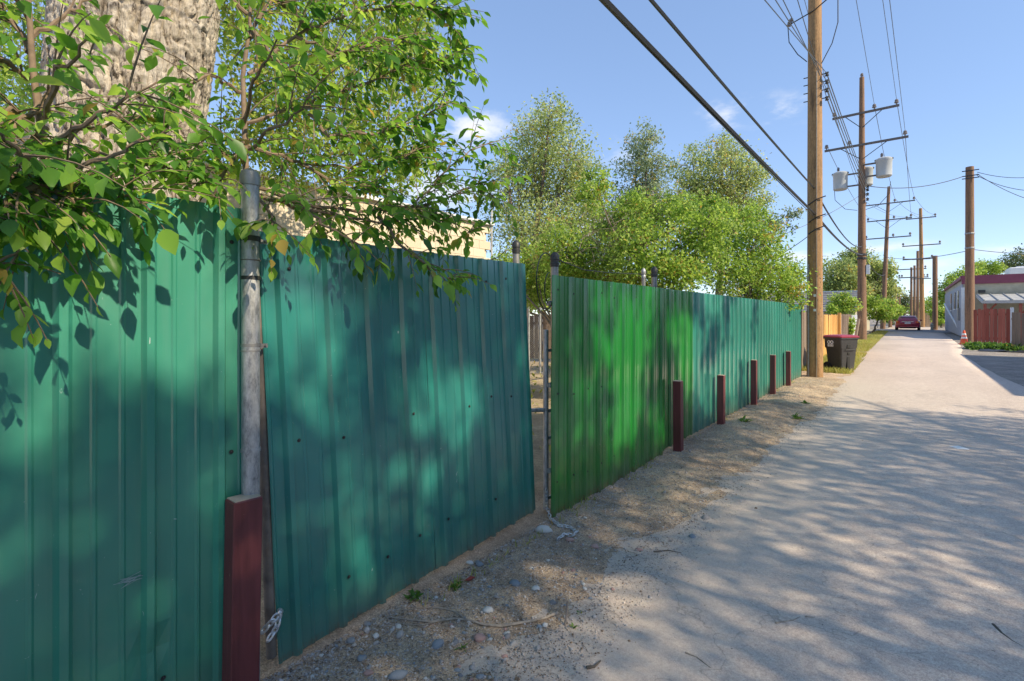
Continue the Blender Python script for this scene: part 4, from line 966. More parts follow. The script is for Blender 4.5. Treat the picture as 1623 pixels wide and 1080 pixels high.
# leaning white pipe, cone, tarp, hydrant
wp0, wp1 = at(1526, 530, 35.5), at(1497, 482, 46.5)
wp0.z = 0.02
cable('white_pipe', [wp0, wp0.lerp(wp1, .5), wp1], .065, 'white pipe leaning against the right building behind the traffic cone', 'white', 'pipe')
cb = G(1528, 546)
co = thing('traffic_cone', 'orange traffic cone with white bands at the foot of the right pole', 'cone', (cb.x, cb.y, 0))
MB().box((cb.x, cb.y, .02), (.42, .42, .04), None, 1, .01).build('base', M['cone'], co)
MB().lathe((cb.x, cb.y, .04), [(.17, 0), (.145, .16), (.125, .26), (.105, .36), (.085, .46), (.04, .68), (.03, .70)], 18).build('cone_body', M['cone'], co, True)
for z0, z1 in ((.26, .36), (.44, .54)):
    ra = lambda z: .172 - .2 * z + .003
    MB().lathe((cb.x, cb.y, .04), [(ra(z0) + .002, z0), (ra(z0) + .004, z0 + .005), (ra(z1) + .004, z1 - .005), (ra(z1) + .002, z1)], 18).build('white_band', M['white'], co, True)
tp = G(1592, 557)
X_, Y_ = np.meshgrid(np.linspace(-.8, .8, 16), np.linspace(-.4, .4, 9))
Z_ = (.06 + vnoise(X_, Y_, 3) * .22 + vnoise(X_, Y_, 9) * .08) * np.clip(1.25 - (X_ / .8) ** 2 - (Y_ / .4) ** 2, 0, 1) - .01
i_ = np.arange(X_.size).reshape(X_.shape); fq = np.stack([i_[:-1, :-1], i_[:-1, 1:], i_[1:, 1:], i_[1:, :-1]], -1).reshape(-1)
tq = mesh_np('tarp', np.stack([X_ + tp.x, Y_ + tp.y, Z_], -1).reshape(-1, 3), fq, 4, M['tarp'], loc=(tp.x, tp.y, 0), smooth=True); props(tq, 'crumpled black tarp on the gravel by the right fences', 'tarp')
hb = G(1477, 523.5)
hy = thing('fire_hydrant', 'small pale hydrant left of the short cut-off pole', 'hydrant', (hb.x, hb.y, 0))
MB().lathe((hb.x, hb.y, 0), [(.16, 0), (.16, .05), (.11, .07), (.11, .5), (.15, .52), (.15, .56), (.12, .6), (.06, .7), (.02, .74)], 12).build('barrel', M['cream'], hy, True)
for sg in (-1, 1): MB().lathe((hb.x + sg * .12, hb.y, .4), [(.05, -.06), (.05, .06)], 8, 'X').build('outlet_cap', M['cream'], hy, True)

# ------------------------------------------------------------------ red car, seen from behind
cg = G(1438.5, 524.5)
car = thing('parked_car', 'dark red hatchback seen from behind where the alley meets the street', 'car', (cg.x, cg.y, 0))
cx, cy = cg.x, cg.y
def csec(y, z0, z1, hw, r): return (cx, cy + y, z0, z1, hw, r)
def loft_y(secs, n=5):
    vs, fs = [], []
    for (X_c, Y_c, z0, z1, hw, r) in secs:
        for q, (sx, sz) in enumerate(((1, 1), (-1, 1), (-1, -1), (1, -1))):
            for k in range(n):
                a = (q + k / (n - 1)) * math.pi / 2
                vs.append((X_c + sx * (hw - r) + r * math.cos(a), Y_c, (z0 + z1) / 2 + sz * ((z1 - z0) / 2 - r) + r * math.sin(a)))
    per = 4 * n
    for i in range(len(secs) - 1):
        for k in range(per): fs.append((i * per + k, (i + 1) * per + k, (i + 1) * per + (k + 1) % per, i * per + (k + 1) % per))
    fs += [tuple(range(per)), tuple(range(len(secs) * per - 1, (len(secs) - 1) * per - 1, -1))]
    return vs, fs
MB().add(*loft_y([csec(-.02, .42, .78, .84, .15), csec(.06, .30, .95, .93, .16), csec(.35, .26, 1.00, .98, .16), csec(1.2, .24, .98, 1.0, .16), csec(3.2, .24, .95, 1.0, .16), csec(4.1, .26, .82, .96, .18), csec(4.45, .36, .68, .84, .14)])).build('body', M['car'], car, True)
MB().add(*loft_y([csec(.30, .9, 1.02, .80, .05), csec(.62, .9, 1.36, .72, .16), csec(1.0, .9, 1.47, .70, .18), csec(2.0, .9, 1.49, .71, .18), csec(2.7, .9, 1.36, .72, .16), csec(3.35, .88, .98, .78, .05)])).build('cabin', M['car'], car, True)
MB().add([(cx - .66, cy + .335, 1.03), (cx + .66, cy + .335, 1.03), (cx + .56, cy + .585, 1.33), (cx - .56, cy + .585, 1.33)], [(0, 1, 2, 3)]).build('rear_window', M['car_glass'], car)
for sg in (-1, 1):
    MB().add([(cx + sg * .775, cy + .75, 1.0), (cx + sg * .775, cy + 2.9, .98), (cx + sg * .735, cy + 2.5, 1.33), (cx + sg * .735, cy + .95, 1.35)], [(0, 1, 2, 3)]).build('side_window', M['car_glass'], car)
    l_ = MB().box((cx + sg * .74, cy + .02, .84), (.28, .10, .24), None, 1, .03).build('tail_light', M['lamp_red'], car)
    k_ = MB().box((cx + sg * .80, cy - .035, .86), (.13, .02, .14), None, 1, .008).build('indicator', M['lamp_orange'], None); k_.parent = l_; k_.location = -wloc(car)
    MB().box((cx + sg * 1.06, cy + 2.75, 1.02), (.2, .1, .15), None, 1, .03).build('wing_mirror', M['car'], car)
    for y in (.85, 3.5):
        t_ = MB().lathe((cx + sg * .88, cy + y, .33), [(.2, -.11), (.30, -.11), (.33, -.08), (.33, .08), (.30, .11), (.2, .11)], 20, 'X').build('wheel', M['rubber'], car, True)
        r_ = MB().lathe((cx + sg * .885, cy + y, .33), [(.2, -.11), (.05, -.115), (.05, .115), (.2, .11)], 14, 'X').build('rim', M['chrome'], None, True); r_.parent = t_; r_.location = -wloc(car)
MB().box((cx, cy - .045, .42), (1.7, .12, .16), None, 1, .05).build('bumper', M['car'], car)
MB().box((cx, cy - .05, .28), (1.3, .10, .10), None, 1, .03).build('lower_bumper', M['rubber'], car)
MB().box((cx, cy - .03, .76), (.46, .02, .14)).build('number_plate', M['white'], car)
MB().box((cx, cy + .01, .90), (.9, .04, .04)).build('chrome_strip', M['chrome'], car)

# ------------------------------------------------------------------ foliage
T_FAR = (np.array([(0, 0, 0), (.45, .27, .06), (1, 0, -.05), (.5, -.27, .06)]), np.array([(0, 1, 2), (0, 2, 3)][::-1]), 3)
T_NEAR = (np.array([(0, 0, 0), (.14, .15, .02), (.40, .27, .045), (.70, .19, .03), (1.0, 0, -.10), (.70, -.19, .03), (.40, -.27, .045), (.14, -.15, .02), (.36, 0, -.015), (.70, 0, -.035)]),
          np.array([(0, 8, 2, 1), (8, 9, 3, 2), (9, 4, 4, 3), (0, 7, 6, 8), (8, 6, 5, 9), (9, 5, 4, 4)]), 4)
T_NEAR = (T_NEAR[0], np.array([(0, 8, 1), (8, 2, 1), (8, 9, 2), (9, 3, 2), (9, 4, 3), (0, 7, 8), (8, 7, 6), (8, 6, 9), (9, 6, 5), (9, 5, 4)]), 3)
T_BLADE = (np.array([(0, .04, 0), (0, -.04, 0), (.55, .025, .05), (.55, -.025, .05), (1, 0, .22)]), np.array([(0, 1, 3), (0, 3, 2), (2, 3, 4)]), 3)
def unit(a): return a / np.maximum(np.linalg.norm(a, axis=1, keepdims=True), 1e-9)
def leaf_obj(name, P, D, H, size, tint, tmpl, mat, parent=None, loc=None, kind=None):
    tv, tf, per = tmpl; N = len(P); a = unit(D); n = unit(H - a * np.sum(a * H, 1, keepdims=True)); b_ = np.cross(n, a)
    L, Wd, Hh = tv[:, 0], tv[:, 1], tv[:, 2]; s = size[:, None, None]; cu = rng.uniform(.2, 2.6, N)[:, None, None]; wv = rng.uniform(.8, 1.2, N)[:, None, None]
    V = P[:, None, :] + s * (a[:, None, :] * L[None, :, None] + b_[:, None, :] * Wd[None, :, None] * wv + n[:, None, :] * Hh[None, :, None] * cu)
    k = len(tv); Fc = (tf[None] + (np.arange(N) * k)[:, None, None]).reshape(-1)
    return mesh_np(name, V.reshape(-1, 3), Fc, per, mat, parent, loc, np.repeat(tint, k), False, kind)
def rand_dirs(n): return unit(rng.normal(size=(n, 3)))
def np3(v): return np.array([v.x, v.y, v.z])
def crown_tree(name, label, cat, base, lobes, n_clump, per_clump, leaf, mat, limb_mat=None, trunk_r=.12, group=None, clump=.28, droop=.3, twigs=True, trunk_to=None, flat=1.0, trunk=True, shell=.35):
    """lobes: list of (centre, radius). limbs reach each lobe, twigs reach each clump, leaves fill the clumps"""
    base = Vector(base); o = thing(name, label, cat, base, group); limb_mat = limb_mat or M['limb']
    cen = sum((Vector(c) for c, r in lobes), Vector()) / len(lobes); fork = base.lerp(cen, .55); fork.z = base.z + (cen.z - base.z) * .45
    if trunk_to: fork = Vector(trunk_to)
    if trunk:
        mb = MB(); m = 8; mb.tube([base.lerp(fork, i / m) + Vector((random.uniform(-1, 1), random.uniform(-1, 1), 0)) * trunk_r * (.35 if 0 < i < m else 0) for i in range(m + 1)], [trunk_r * (1.25 - .55 * i / m) for i in range(m + 1)], 9, True, .12)
        for c, r in lobes:
            c = Vector(c); md = fork.lerp(c, .5) + Vector((random.uniform(-1, 1), random.uniform(-1, 1), random.uniform(-.3, .5))) * r * .25
            mb.tube([fork, fork.lerp(md, .5) + Vector((0, 0, .08 * r)), md, md.lerp(c, .6), c + Vector((0, 0, r * .5))], [trunk_r * .6, trunk_r * .5, trunk_r * .36, trunk_r * .22, trunk_r * .06], 6, False, .1)
        mb.build('trunk', limb_mat, o, True)
    vol = np.array([r ** 2 for c, r in lobes]); cnt = np.maximum(3, (n_clump * vol / vol.sum())).astype(int)
    Ps, tw = [], MB(); tints = []
    for (c, r), k in zip(lobes, cnt):
        d = rand_dirs(k); rad = (shell + (1 - shell) * rng.random(k) ** .6) * r * (1 + .35 * (rng.random(k) - .5)); d[:, 2] *= flat
        cp = np3(Vector(c)) + d * rad[:, None]
        for i in range(k):
            if twigs and i % 2 == 0:
                q = Vector(cp[i]); s_ = Vector(c).lerp(q, .25); tw.tube([s_, s_.lerp(q, .55) + Vector((0, 0, .05 * r)), q], [.012 * r + .004, .008 * r + .003, .003], 3, False)
            m = max(2, int(per_clump * rng.uniform(.5, 1.5))); e = rng.normal(size=(m, 3)) * np.array([1, 1, .75]) * clump * r * rng.uniform(.6, 1.2)
            e[:, 2] -= droop * clump * r * np.abs(e[:, 0] + e[:, 1]) / (clump * r + 1e-6) * .3
            Ps.append(cp[i] + e); tints.append(np.clip(rng.normal(.5, .17, m) + rng.normal(0, .22), 0, 1))
    P = np.concatenate(Ps); N = len(P); D = rand_dirs(N); D[:, 2] -= droop; Hn = rand_dirs(N) * .8; Hn[:, 2] += .7; Hn[:, 0] += .25
    if twigs and tw.v: x = tw.build('twigs', M['twig_grey'], o); x['kind'] = 'stuff'
    f = leaf_obj('crown', P, D, Hn, leaf * rng.uniform(.65, 1.25, N), np.concatenate(tints), T_FAR, mat, o)
    f['kind'] = 'stuff'
    return o
def lob(lst, depth, jit=.0): 
    return [(at(u, v, depth + random.uniform(-jit, jit)), r / F_PX * depth) for u, v, r in lst]
def ground_under(u, depth): q = at(u, 500, depth); q.z = -.02; return q

# big old trunk behind the left panel, bark broken into long plates
tp_px = [(168, 700, 4.7, 150), (172, 420, 4.7, 134), (192, 300, 4.7, 122), (208, 180, 4.7, 117), (222, 60, 4.7, 119), (232, -60, 4.7, 124), (245, -200, 4.75, 118)]
cot_p = [at(u, v, d) for u, v, d, r in tp_px]; cot_r = [r / F_PX * 4.7 * .83 for *_, r in tp_px]
cot_p[0].z = -.05
ct = thing('old_cottonwood', 'huge old tree with a thick furrowed pale trunk rising behind the left fence panel', 'tree', (cot_p[0].x, cot_p[0].y, 0))
m_, n_ = 420, 300; tt = np.linspace(0, 1, m_); zz = np.interp(tt, np.linspace(0, 1, len(cot_p)), [p.z for p in cot_p])
px_ = np.interp(zz, [p.z for p in cot_p], [p.x for p in cot_p]); py_ = np.interp(zz, [p.z for p in cot_p], [p.y for p in cot_p]); pr_ = np.interp(zz, [p.z for p in cot_p], cot_r)
aa = np.linspace(0, 2 * np.pi, n_, endpoint=False); A, Z2 = np.meshgrid(aa, zz); U = A * .6
wx = U + vnoise(U, Z2, 4) * .10 + vnoise(U, Z2, 11) * .03 + Z2 * .18; wz = Z2 + vnoise(U + 9, Z2, 4) * .12
cr1 = np.abs(vnoise(wx * 2.0, wz * .55, 7.5)); cr2 = np.abs(vnoise(wx * 2.2 + 7, wz * .7 + 3, 13.0))
fur = np.clip(cr1 / .13, 0, 1) ** .7 * .7 + np.clip(cr2 / .16, 0, 1) * .3
rr_ = pr_[:, None] * (1 + .05 * np.sin(3 * A + 1) + .03 * np.sin(5 * A)) - .02 + fur * .062 + vnoise(U, Z2, 30) * .016 + vnoise(U * 1.5, Z2, 70) * .008
VV = np.stack([px_[:, None] + rr_ * np.cos(A), py_[:, None] + rr_ * np.sin(A), Z2], -1).reshape(-1, 3)
ii = np.arange(m_ * n_).reshape(m_, n_); jn = np.roll(ii, -1, 1)
ff_ = np.stack([ii[:-1], jn[:-1], jn[1:], ii[1:]], -1).reshape(-1)
mesh_np('trunk', VV, ff_, 4, M['bark'], ct, smooth=True)
top = cot_p[-1]
lb_ = MB()
limb_ends = [(at(470, -60, 5.6), .16), (at(640, -30, 6.5), .13), (at(60, -120, 5.2), .15), (at(560, 120, 6.8), .09), (at(300, -250, 5), .25)]
for e, r in limb_ends:
    s0_ = cot_p[-2].lerp(cot_p[-1], .3) if e.z > 4.2 else cot_p[-3].lerp(cot_p[-2], .9)
    md = s0_.lerp(e, .5) + Vector((0, 0, .35)); lb_.tube([s0_, s0_.lerp(md, .5) + Vector((0, 0, .1)), md, md.lerp(e, .5), e], [r * 1.6, r * 1.3, r, r * .7, r * .4], 8, True, .12)
lb_.build('limbs', M['limb'], ct, True)
lob_ct = lob([(440, 40, 95), (540, 30, 100), (630, 60, 80), (668, 110, 50), (660, 20, 55), (520, 140, 90), (610, 190, 65), (430, 150, 80), (560, 240, 55), (480, 240, 60), (40, 60, 90), (30, 190, 80), (-60, 100, 90), (350, 10, 50), (400, 230, 60), (650, 250, 45), (100, 20, 40)], 6.6, .8) + [(at(300, -330, 6), 1.7), (at(560, -250, 6.5), 1.5), (at(60, -250, 6), 1.4)]
Pn = []; tn = []; tw = MB()
for c, r in lob_ct:
    k = int(250 * (r / .8) ** 1.6)
    for i in range(k):
        cp = c + Vector(rand_dirs(1)[0]) * r * (.2 + .85 * random.random() ** .6)
        # short hanging sprays
        L_ = random.uniform(.12, .38); dn = Vector((random.uniform(-.5, .5), random.uniform(-.5, .5), -1)).normalized()
        if i % 2 == 0: tw.tube([cp + Vector((random.uniform(-.1, .1), random.uniform(-.1, .1), .12)), cp, cp + dn * L_], [.004, .003, .0015], 3, False)
        m = random.randint(5, 12); t_ = rng.random(m)
        Pn.append(np3(cp) + np.outer(t_ * L_, np3(dn)) + rng.normal(size=(m, 3)) * .035); tn.append(np.clip(rng.normal(.55, .18, m) + rng.normal(0, .15), 0, 1))
P = np.concatenate(Pn); N = len(P); D = rand_dirs(N); D[:, 2] -= .5; Hn = rand_dirs(N); Hn[:, 2] += .5; Hn[:, 0] += .4
x = tw.build('twigs', M['twig_grey'], ct); x['kind'] = 'stuff'
x = leaf_obj('crown', P, D, Hn, .075 * rng.uniform(.6, 1.3, N), np.concatenate(tn), T_FAR, M['leaf_mid'], ct); x['kind'] = 'stuff'

# elm saplings at the fence: arching shoots with leaves in two ranks
def elm_sapling(label, trunk_px, limbs_px, r0, step=.045, size=(.050, .078), shoot=(.14, .38), lean_out=.3):
    tr = [FX(u, v, X) for u, v, X in trunk_px]
    tr0 = Vector((tr[0].x - .05, tr[0].y, -.02)); o = thing('elm_sapling', label, 'tree', tr0)
    pts = [tr0, tr0.lerp(tr[0], .5) + Vector((.02, .03, 0))] + tr
    MB().tube(pts, [r0 * (1.15 - .8 * i / (len(pts) - 1)) for i in range(len(pts))], 10, True, .1).build('trunk', M['twig'], o, True)
    bm_ = MB(); Pl, Dl, Hl, Sl, Tl = [], [], [], [], []
    def leaves_on(path, n, sz, tbase):
        cum = [0]
        for i in range(1, len(path)): cum.append(cum[-1] + (path[i] - path[i - 1]).length)
        side0 = Vector((random.uniform(-1, 1), random.uniform(-1, 1), .3))
        for k in range(n):
            d = cum[-1] * (k + .6 + random.uniform(-.2, .2)) / n; d = min(d, cum[-1] * .999)
            i = max(j for j in range(len(cum) - 1) if cum[j] <= d); q = (d - cum[i]) / max(1e-6, cum[i + 1] - cum[i])
            p = path[i].lerp(path[i + 1], q); t = (path[i + 1] - path[i]).normalized()
            sd_ = (side0 - t * side0.dot(t)).normalized() * (1 if k % 2 else -1)
            a = (t * .55 + sd_ * .75 + Vector((0, 0, -.55)) + Vector((random.uniform(-.25, .25), random.uniform(-.25, .25), random.uniform(-.25, .2)))).normalized()
            if k == n - 1: a = (t + Vector((0, 0, -.4))).normalized()
            h = Vector((random.uniform(-.5, .7), random.uniform(-.6, .4), 1.0))
            Pl.append(tuple(p + a * .004)); Dl.append(tuple(a)); Hl.append(tuple(h)); Sl.append(sz * random.uniform(.45, 1.2) * (.75 + .4 * k / n)); Tl.append(min(1, max(0, random.gauss(tbase, .16))))
    for lpx in limbs_px:
        dens = 1.0
        if isinstance(lpx[-1], float): dens = lpx[-1]; lpx = lpx[:-1]
        path = [FX(u, v, X) for u, v, X in lpx]
        # smooth the polyline
        sm = []
        for i in range(len(path) - 1):
            for k in range(5): sm.append(path[i].lerp(path[i + 1], k / 5) + Vector((random.gauss(0, .006), random.gauss(0, .006), random.gauss(0, .006))))
        sm.append(path[-1]); Ln = sum((sm[i + 1] - sm[i]).length for i in range(len(sm) - 1))
        bm_.tube(sm, [.0095 * (1 - .8 * i / len(sm)) for i in range(len(sm))], 6, True, .1)
        leaves_on(sm[len(sm) // 2:], int(Ln / .07), size[1], .45)
        for k in range(int(Ln / step * dens * 1.6)):
            f = random.uniform(.12, 1.0); i = min(int(f * (len(sm) - 1)), len(sm) - 2); p0 = sm[i]
            t = (sm[i + 1] - sm[i]).normalized(); dr = (t * .6 + Vector((random.uniform(-.7, .7), random.uniform(-.7, .7), random.uniform(-.5, .8)))).normalized()
            L_ = random.uniform(*shoot) * (1.1 - .4 * f)
            pth = [p0]; d_ = dr.copy()
            for s in range(4): pth.append(pth[-1] + d_ * (L_ / 4)); d_ = (d_ + Vector((0, 0, -.16))).normalized()
            bm_.tube(pth, [.0032, .0028, .0022, .0016, .001], 4, False)
            leaves_on(pth, random.randint(5, 10), random.uniform(*size), random.choice((.25, .45, .6, .75)))
    bm_.build('branches', M['twig'], o, True)
    N = len(Pl)
    x = leaf_obj('leaves', np.array(Pl), np.array(Dl), np.array(Hl), np.array(Sl), np.array(Tl), T_NEAR, M['leaf_near'], o); x['kind'] = 'stuff'
    return o
A_ = -2.30
elm_sapling('young elm at the left edge, its thin brown stem crossing the big trunk', [(80, 380, -2.25), (74, 285, -2.25), (64, 195, -2.26), (52, 110, -2.27), (45, 0, -2.28), (35, -120, -2.3)],
    [[(66, 210, A_), (20, 175, -2.2), (-50, 190, -2.1)], [(55, 130, A_), (0, 90, -2.2), (-70, 60, -2.1)], [(50, 60, A_), (110, 20, -2.3), (180, -20, -2.3), .25], [(48, 30, A_), (20, -10, -2.2), (-20, -60, -2.1)],
     [(70, 250, A_), (130, 205, -2.3), (200, 190, -2.25), (285, 165, -2.2), .45], [(75, 285, A_), (150, 285, -2.2), (230, 262, -2.15), (330, 255, -2.1), .9],
     [(75, 285, -2.2), (60, 318, -1.98), (35, 375, -1.85), (-5, 430, -1.78)], [(76, 285, -2.2), (115, 318, -1.95), (150, 352, -1.88)], [(66, 200, -2.2), (10, 290, -1.98), (-40, 350, -1.82)],
     [(100, 285, -2.2), (180, 312, -1.98), (235, 322, -1.92), .8], [(60, 150, A_), (10, 230, -2.05), (-40, 260, -1.95)], [(60, 180, -2.2), (100, 120, -2.15), (150, 90, -2.1), .25], [(50, 80, -2.3), (10, 20, -2.4), (-30, -20, -2.4)],
     [(70, 285, -2.1), (20, 320, -1.9), (-30, 400, -1.8)],
     [(70, 250, -2.2), (120, 205, -1.85), (185, 165, -1.7), (250, 130, -1.6), .15], [(75, 285, -2.1), (120, 272, -1.85), (190, 240, -1.7), (265, 205, -1.6), .2], [(64, 190, -2.2), (90, 120, -1.8), (140, 60, -1.6), .12], [(75, 280, -2.1), (60, 260, -1.8), (20, 230, -1.65), (-30, 190, -1.5), .2]], .017, .045)
B_ = -2.36
elm_sapling('bushy young elm spreading over the gate and the galvanised post', [(392, 330, -2.30), (388, 220, -2.33), (385, 120, -2.36), (396, 40, -2.38), (400, -100, -2.4)],
    [[(390, 120, B_), (470, 60, -2.35), (560, 20, -2.25), (650, 5, -2.15), (705, 25, -2.05), (742, 80, -2.0)], [(388, 195, B_), (480, 170, -2.3), (580, 130, -2.2), (670, 95, -2.1), (735, 110, -2.0)],
     [(388, 230, B_), (480, 258, -2.3), (570, 268, -2.2), (640, 250, -2.1), (700, 205, -2.05)], [(390, 290, B_), (480, 325, -2.2), (580, 335, -2.1), (655, 328, -2.02), (705, 275, -1.98), (745, 240, -1.97), (812, 216, -1.96), .75],
     [(395, 305, B_), (480, 335, -2.2), (600, 352, -2.05), (690, 345, -1.98), (755, 368, -1.95), .85], [(600, 345, -2.1), (640, 395, -1.95), (685, 428, -1.9), (728, 450, -1.88), .7],
     [(388, 150, B_), (330, 120, -2.3), (285, 145, -2.25), (255, 225, -2.2), .4], [(386, 250, B_), (320, 240, -2.2), (235, 250, -2.1), (160, 262, -2.0), .8], [(395, 60, B_), (440, -20, -2.4), (520, -70, -2.4)],
     [(480, 325, -2.2), (520, 362, -2.0), (570, 388, -1.95), .7], [(400, 300, -2.2), (425, 335, -2.02), (435, 372, -1.97), .6], [(470, 60, -2.35), (540, 90, -2.2), (600, 60, -2.1), (690, 60, -2.0)],
     [(480, 170, -2.3), (520, 215, -2.2), (600, 210, -2.1), (660, 190, -2.05), (715, 160, -2.0)], [(390, 20, -2.4), (350, -20, -2.4), (330, -60, -2.4), .6], [(655, 328, -2.02), (700, 320, -2.0), (760, 290, -1.97), (790, 325, -1.96), .8],
     [(395, 40, B_), (450, 110, -2.25), (520, 130, -2.2), .8], [(560, 20, -2.25), (600, -30, -2.2), (660, -40, -2.1)], [(388, 220, B_), (350, 285, -2.1), (300, 300, -1.98), .7], [(480, 258, -2.3), (540, 300, -2.15), (620, 300, -2.05)],
     [(388, 200, -2.3), (400, 130, -1.95), (440, 60, -1.75), .25], [(390, 240, -2.3), (440, 200, -1.95), (500, 150, -1.75), .25]], .016, .040)

# trees and bushes beyond the fence
crown_tree('elm_tree', 'tall feathery elm behind the gate, highest of the trees beyond the fence', 'tree', ground_under(812, 15), lob([(872, 180, 34), (862, 215, 48), (845, 262, 55), (905, 245, 42), (820, 310, 60), (885, 318, 62), (930, 285, 36), (800, 265, 26), (850, 372, 62), (925, 345, 45)], 15, .9), 620, 40, .095, M['leaf_far'], trunk_r=.16, group='trees beyond the fence', clump=.25)
crown_tree('poplar_tree', 'slim pale blue-green tree between the two taller crowns', 'tree', ground_under(1015, 26), lob([(1024, 225, 26), (1008, 255, 32), (1034, 268, 30), (1015, 310, 42), (990, 335, 38), (1045, 330, 40)], 26, .7), 340, 30, .15, M['leaf_poplar'], trunk_r=.16, group='trees beyond the fence', clump=.26, shell=.2)
crown_tree('dark_elm_tree', 'dense round-headed grey-green tree left of the near utility pole', 'tree', ground_under(1140, 22), lob([(1096, 262, 30), (1092, 300, 34), (1148, 245, 32), (1158, 285, 44), (1190, 280, 28), (1128, 325, 46), (1188, 325, 36)], 22, .7), 470, 42, .115, M['leaf_far'], trunk_r=.2, group='trees beyond the fence', clump=.22)
crown_tree('leafy_bush', 'bright green bush behind the middle of the far fence', 'bush', ground_under(1060, 9.0), lob([(975, 345, 36), (1050, 345, 38), (1010, 318, 20), (1085, 325, 22), (1128, 330, 20), (1115, 355, 38), (1020, 395, 46), (1090, 402, 46), (1060, 440, 45), (940, 300, 25)], 8.6, 1.0), 430, 44, .066, M['leaf_bush'], M['twig_grey'], .05, 'bushes behind the far fence', .29)
crown_tree('leafy_bush', 'bright green bush behind the far end of the fence beside the pole', 'bush', ground_under(1190, 11.8), lob([(1160, 365, 36), (1145, 335, 18), (1215, 365, 20), (1200, 385, 34), (1150, 420, 40), (1215, 425, 38), (1245, 440, 32), (1255, 462, 25), (1185, 345, 25), (1180, 455, 40)], 11.6, 1.0), 450, 40, .076, M['leaf_bush'], M['twig_grey'], .05, 'bushes behind the far fence', .29)
crown_tree('leafy_bush', 'pale green bush behind the gap and the near end of the green sheets', 'bush', ground_under(880, 9.5), lob([(850, 420, 40), (895, 400, 42), (935, 420, 45), (960, 385, 38), (840, 460, 30), (985, 430, 40), (800, 430, 30), (905, 455, 30)], 9.5, .9), 520, 42, .064, M['leaf_bush'], M['twig_grey'], .05, 'bushes behind the far fence', .28)
crown_tree('overhanging_branch', 'sparse leafy branch reaching right towards the near utility pole', 'branch', at(1190, 400, 12), lob([(1225, 352, 15), (1245, 342, 14), (1262, 338, 10), (1255, 360, 8)], 12, .1), 40, 16, .07, M['leaf_poplar'], M['twig_grey'], .02, None, .25)
# dead brushwood in the bush
db = MB()
for k in range(300):
    p0 = at(random.gauss(985, 45), random.gauss(378, 28), random.uniform(7.9, 9.2)); d_ = Vector((random.uniform(-1, 1), random.uniform(-1, 1), random.uniform(-.3, 1))).normalized() * random.uniform(.15, .5)
    db.tube([p0, p0 + d_ * .5 + Vector((0, 0, .03)), p0 + d_], [.006, .004, .002], 3, False)
o = db.build('dead_brushwood', M['twig_grey'], None, loc=at(985, 375, 8)); props(o, 'tangle of dry brown twigs inside the bush above the green sheets', 'brushwood', None, 'stuff')
crown_tree('yard_thicket', 'dense green thicket deep in the yard behind the plank fence', 'thicket', ground_under(860, 21), lob([(790, 470, 34), (830, 455, 36), (870, 460, 38), (910, 450, 36), (950, 460, 36), (990, 465, 32)], 21, .8), 420, 40, .15, M['leaf_bush'], trunk_r=.1)
# far trees and shrubs round the alley
FT = 'far trees along the alley'
crown_tree('far_tree', 'broad round tree behind the grey-roofed garage left of the alley', 'tree', ground_under(1360, 62), lob([(1330, 438, 28), (1365, 428, 30), (1395, 445, 22), (1345, 460, 28), (1385, 465, 22), (1310, 460, 18), (1350, 412, 18), (1400, 425, 14), (1410, 465, 14)], 62, 2), 560, 40, .33, M['leaf_far'], trunk_r=.4, group=FT)
crown_tree('far_tree', 'small distant tree at the end of the alley above the red car', 'tree', ground_under(1432, 110), lob([(1425, 478, 16), (1440, 482, 14), (1418, 490, 14), (1450, 490, 12)], 110, 3), 160, 22, .4, M['leaf_dist'], trunk_r=.4, group=FT)
crown_tree('far_tree', 'distant yellow-green tree at the alley end right of the car', 'tree', ground_under(1468, 95), lob([(1470, 485, 14), (1455, 497, 12), (1480, 490, 12)], 95, 3), 120, 22, .36, M['leaf_bush'], trunk_r=.3, group=FT)
crown_tree('far_tree', 'leaning leafy tree left of the cream building', 'tree', ground_under(1492, 70), lob([(1497, 460, 14), (1512, 447, 14), (1530, 435, 14), (1548, 425, 12), (1490, 480, 13), (1505, 475, 13)], 70, 2), 240, 24, .28, M['leaf_bush'], trunk_r=.35, group=FT)
crown_tree('far_tree', 'green tree rising behind the flat roof right of the right pole', 'tree', ground_under(1565, 75), lob([(1560, 428, 14), (1575, 424, 12), (1552, 440, 12)], 75, 2), 150, 24, .28, M['leaf_bush'], trunk_r=.35, group=FT)
crown_tree('far_tree', 'dark green tree above the rooftop cooling unit at the right edge', 'tree', ground_under(1612, 75), lob([(1610, 415, 17), (1595, 425, 12), (1630, 410, 18), (1640, 430, 16)], 75, 2), 200, 24, .28, M['leaf_dist'], trunk_r=.35, group=FT)
crown_tree('far_shrub', 'bright shrub in front of the grey garage roof', 'shrub', ground_under(1335, 27), lob([(1325, 478, 12), (1342, 474, 12), (1352, 484, 10), (1318, 492, 9), (1338, 490, 11)], 27, .5), 150, 22, .13, M['leaf_bush'], trunk_r=.05, group='shrubs along the verge')
crown_tree('far_shrub', 'bright shrub between the transformer pole and the leaning pole', 'shrub', ground_under(1384, 44), lob([(1382, 480, 12), (1396, 487, 12), (1404, 498, 11), (1386, 497, 10), (1410, 484, 10)], 44, .8), 170, 22, .2, M['leaf_bush'], trunk_r=.08, group='shrubs along the verge')
crown_tree('far_shrub', 'shrub just left of the red car at the alley end', 'shrub', ground_under(1415, 80), lob([(1416, 500, 10), (1424, 494, 9), (1408, 505, 8)], 80, 1), 90, 22, .32, M['leaf_bush'], trunk_r=.1, group='shrubs along the verge')
crown_tree('far_shrub', 'shrub with climbing leaves at the weathered plank fence', 'shrub', ground_under(1349, 25), lob([(1348, 517, 6), (1349, 507, 5), (1347, 526, 6)], 25, .1), 50, 16, .11, M['leaf_bush'], trunk_r=.03, group='shrubs along the verge')
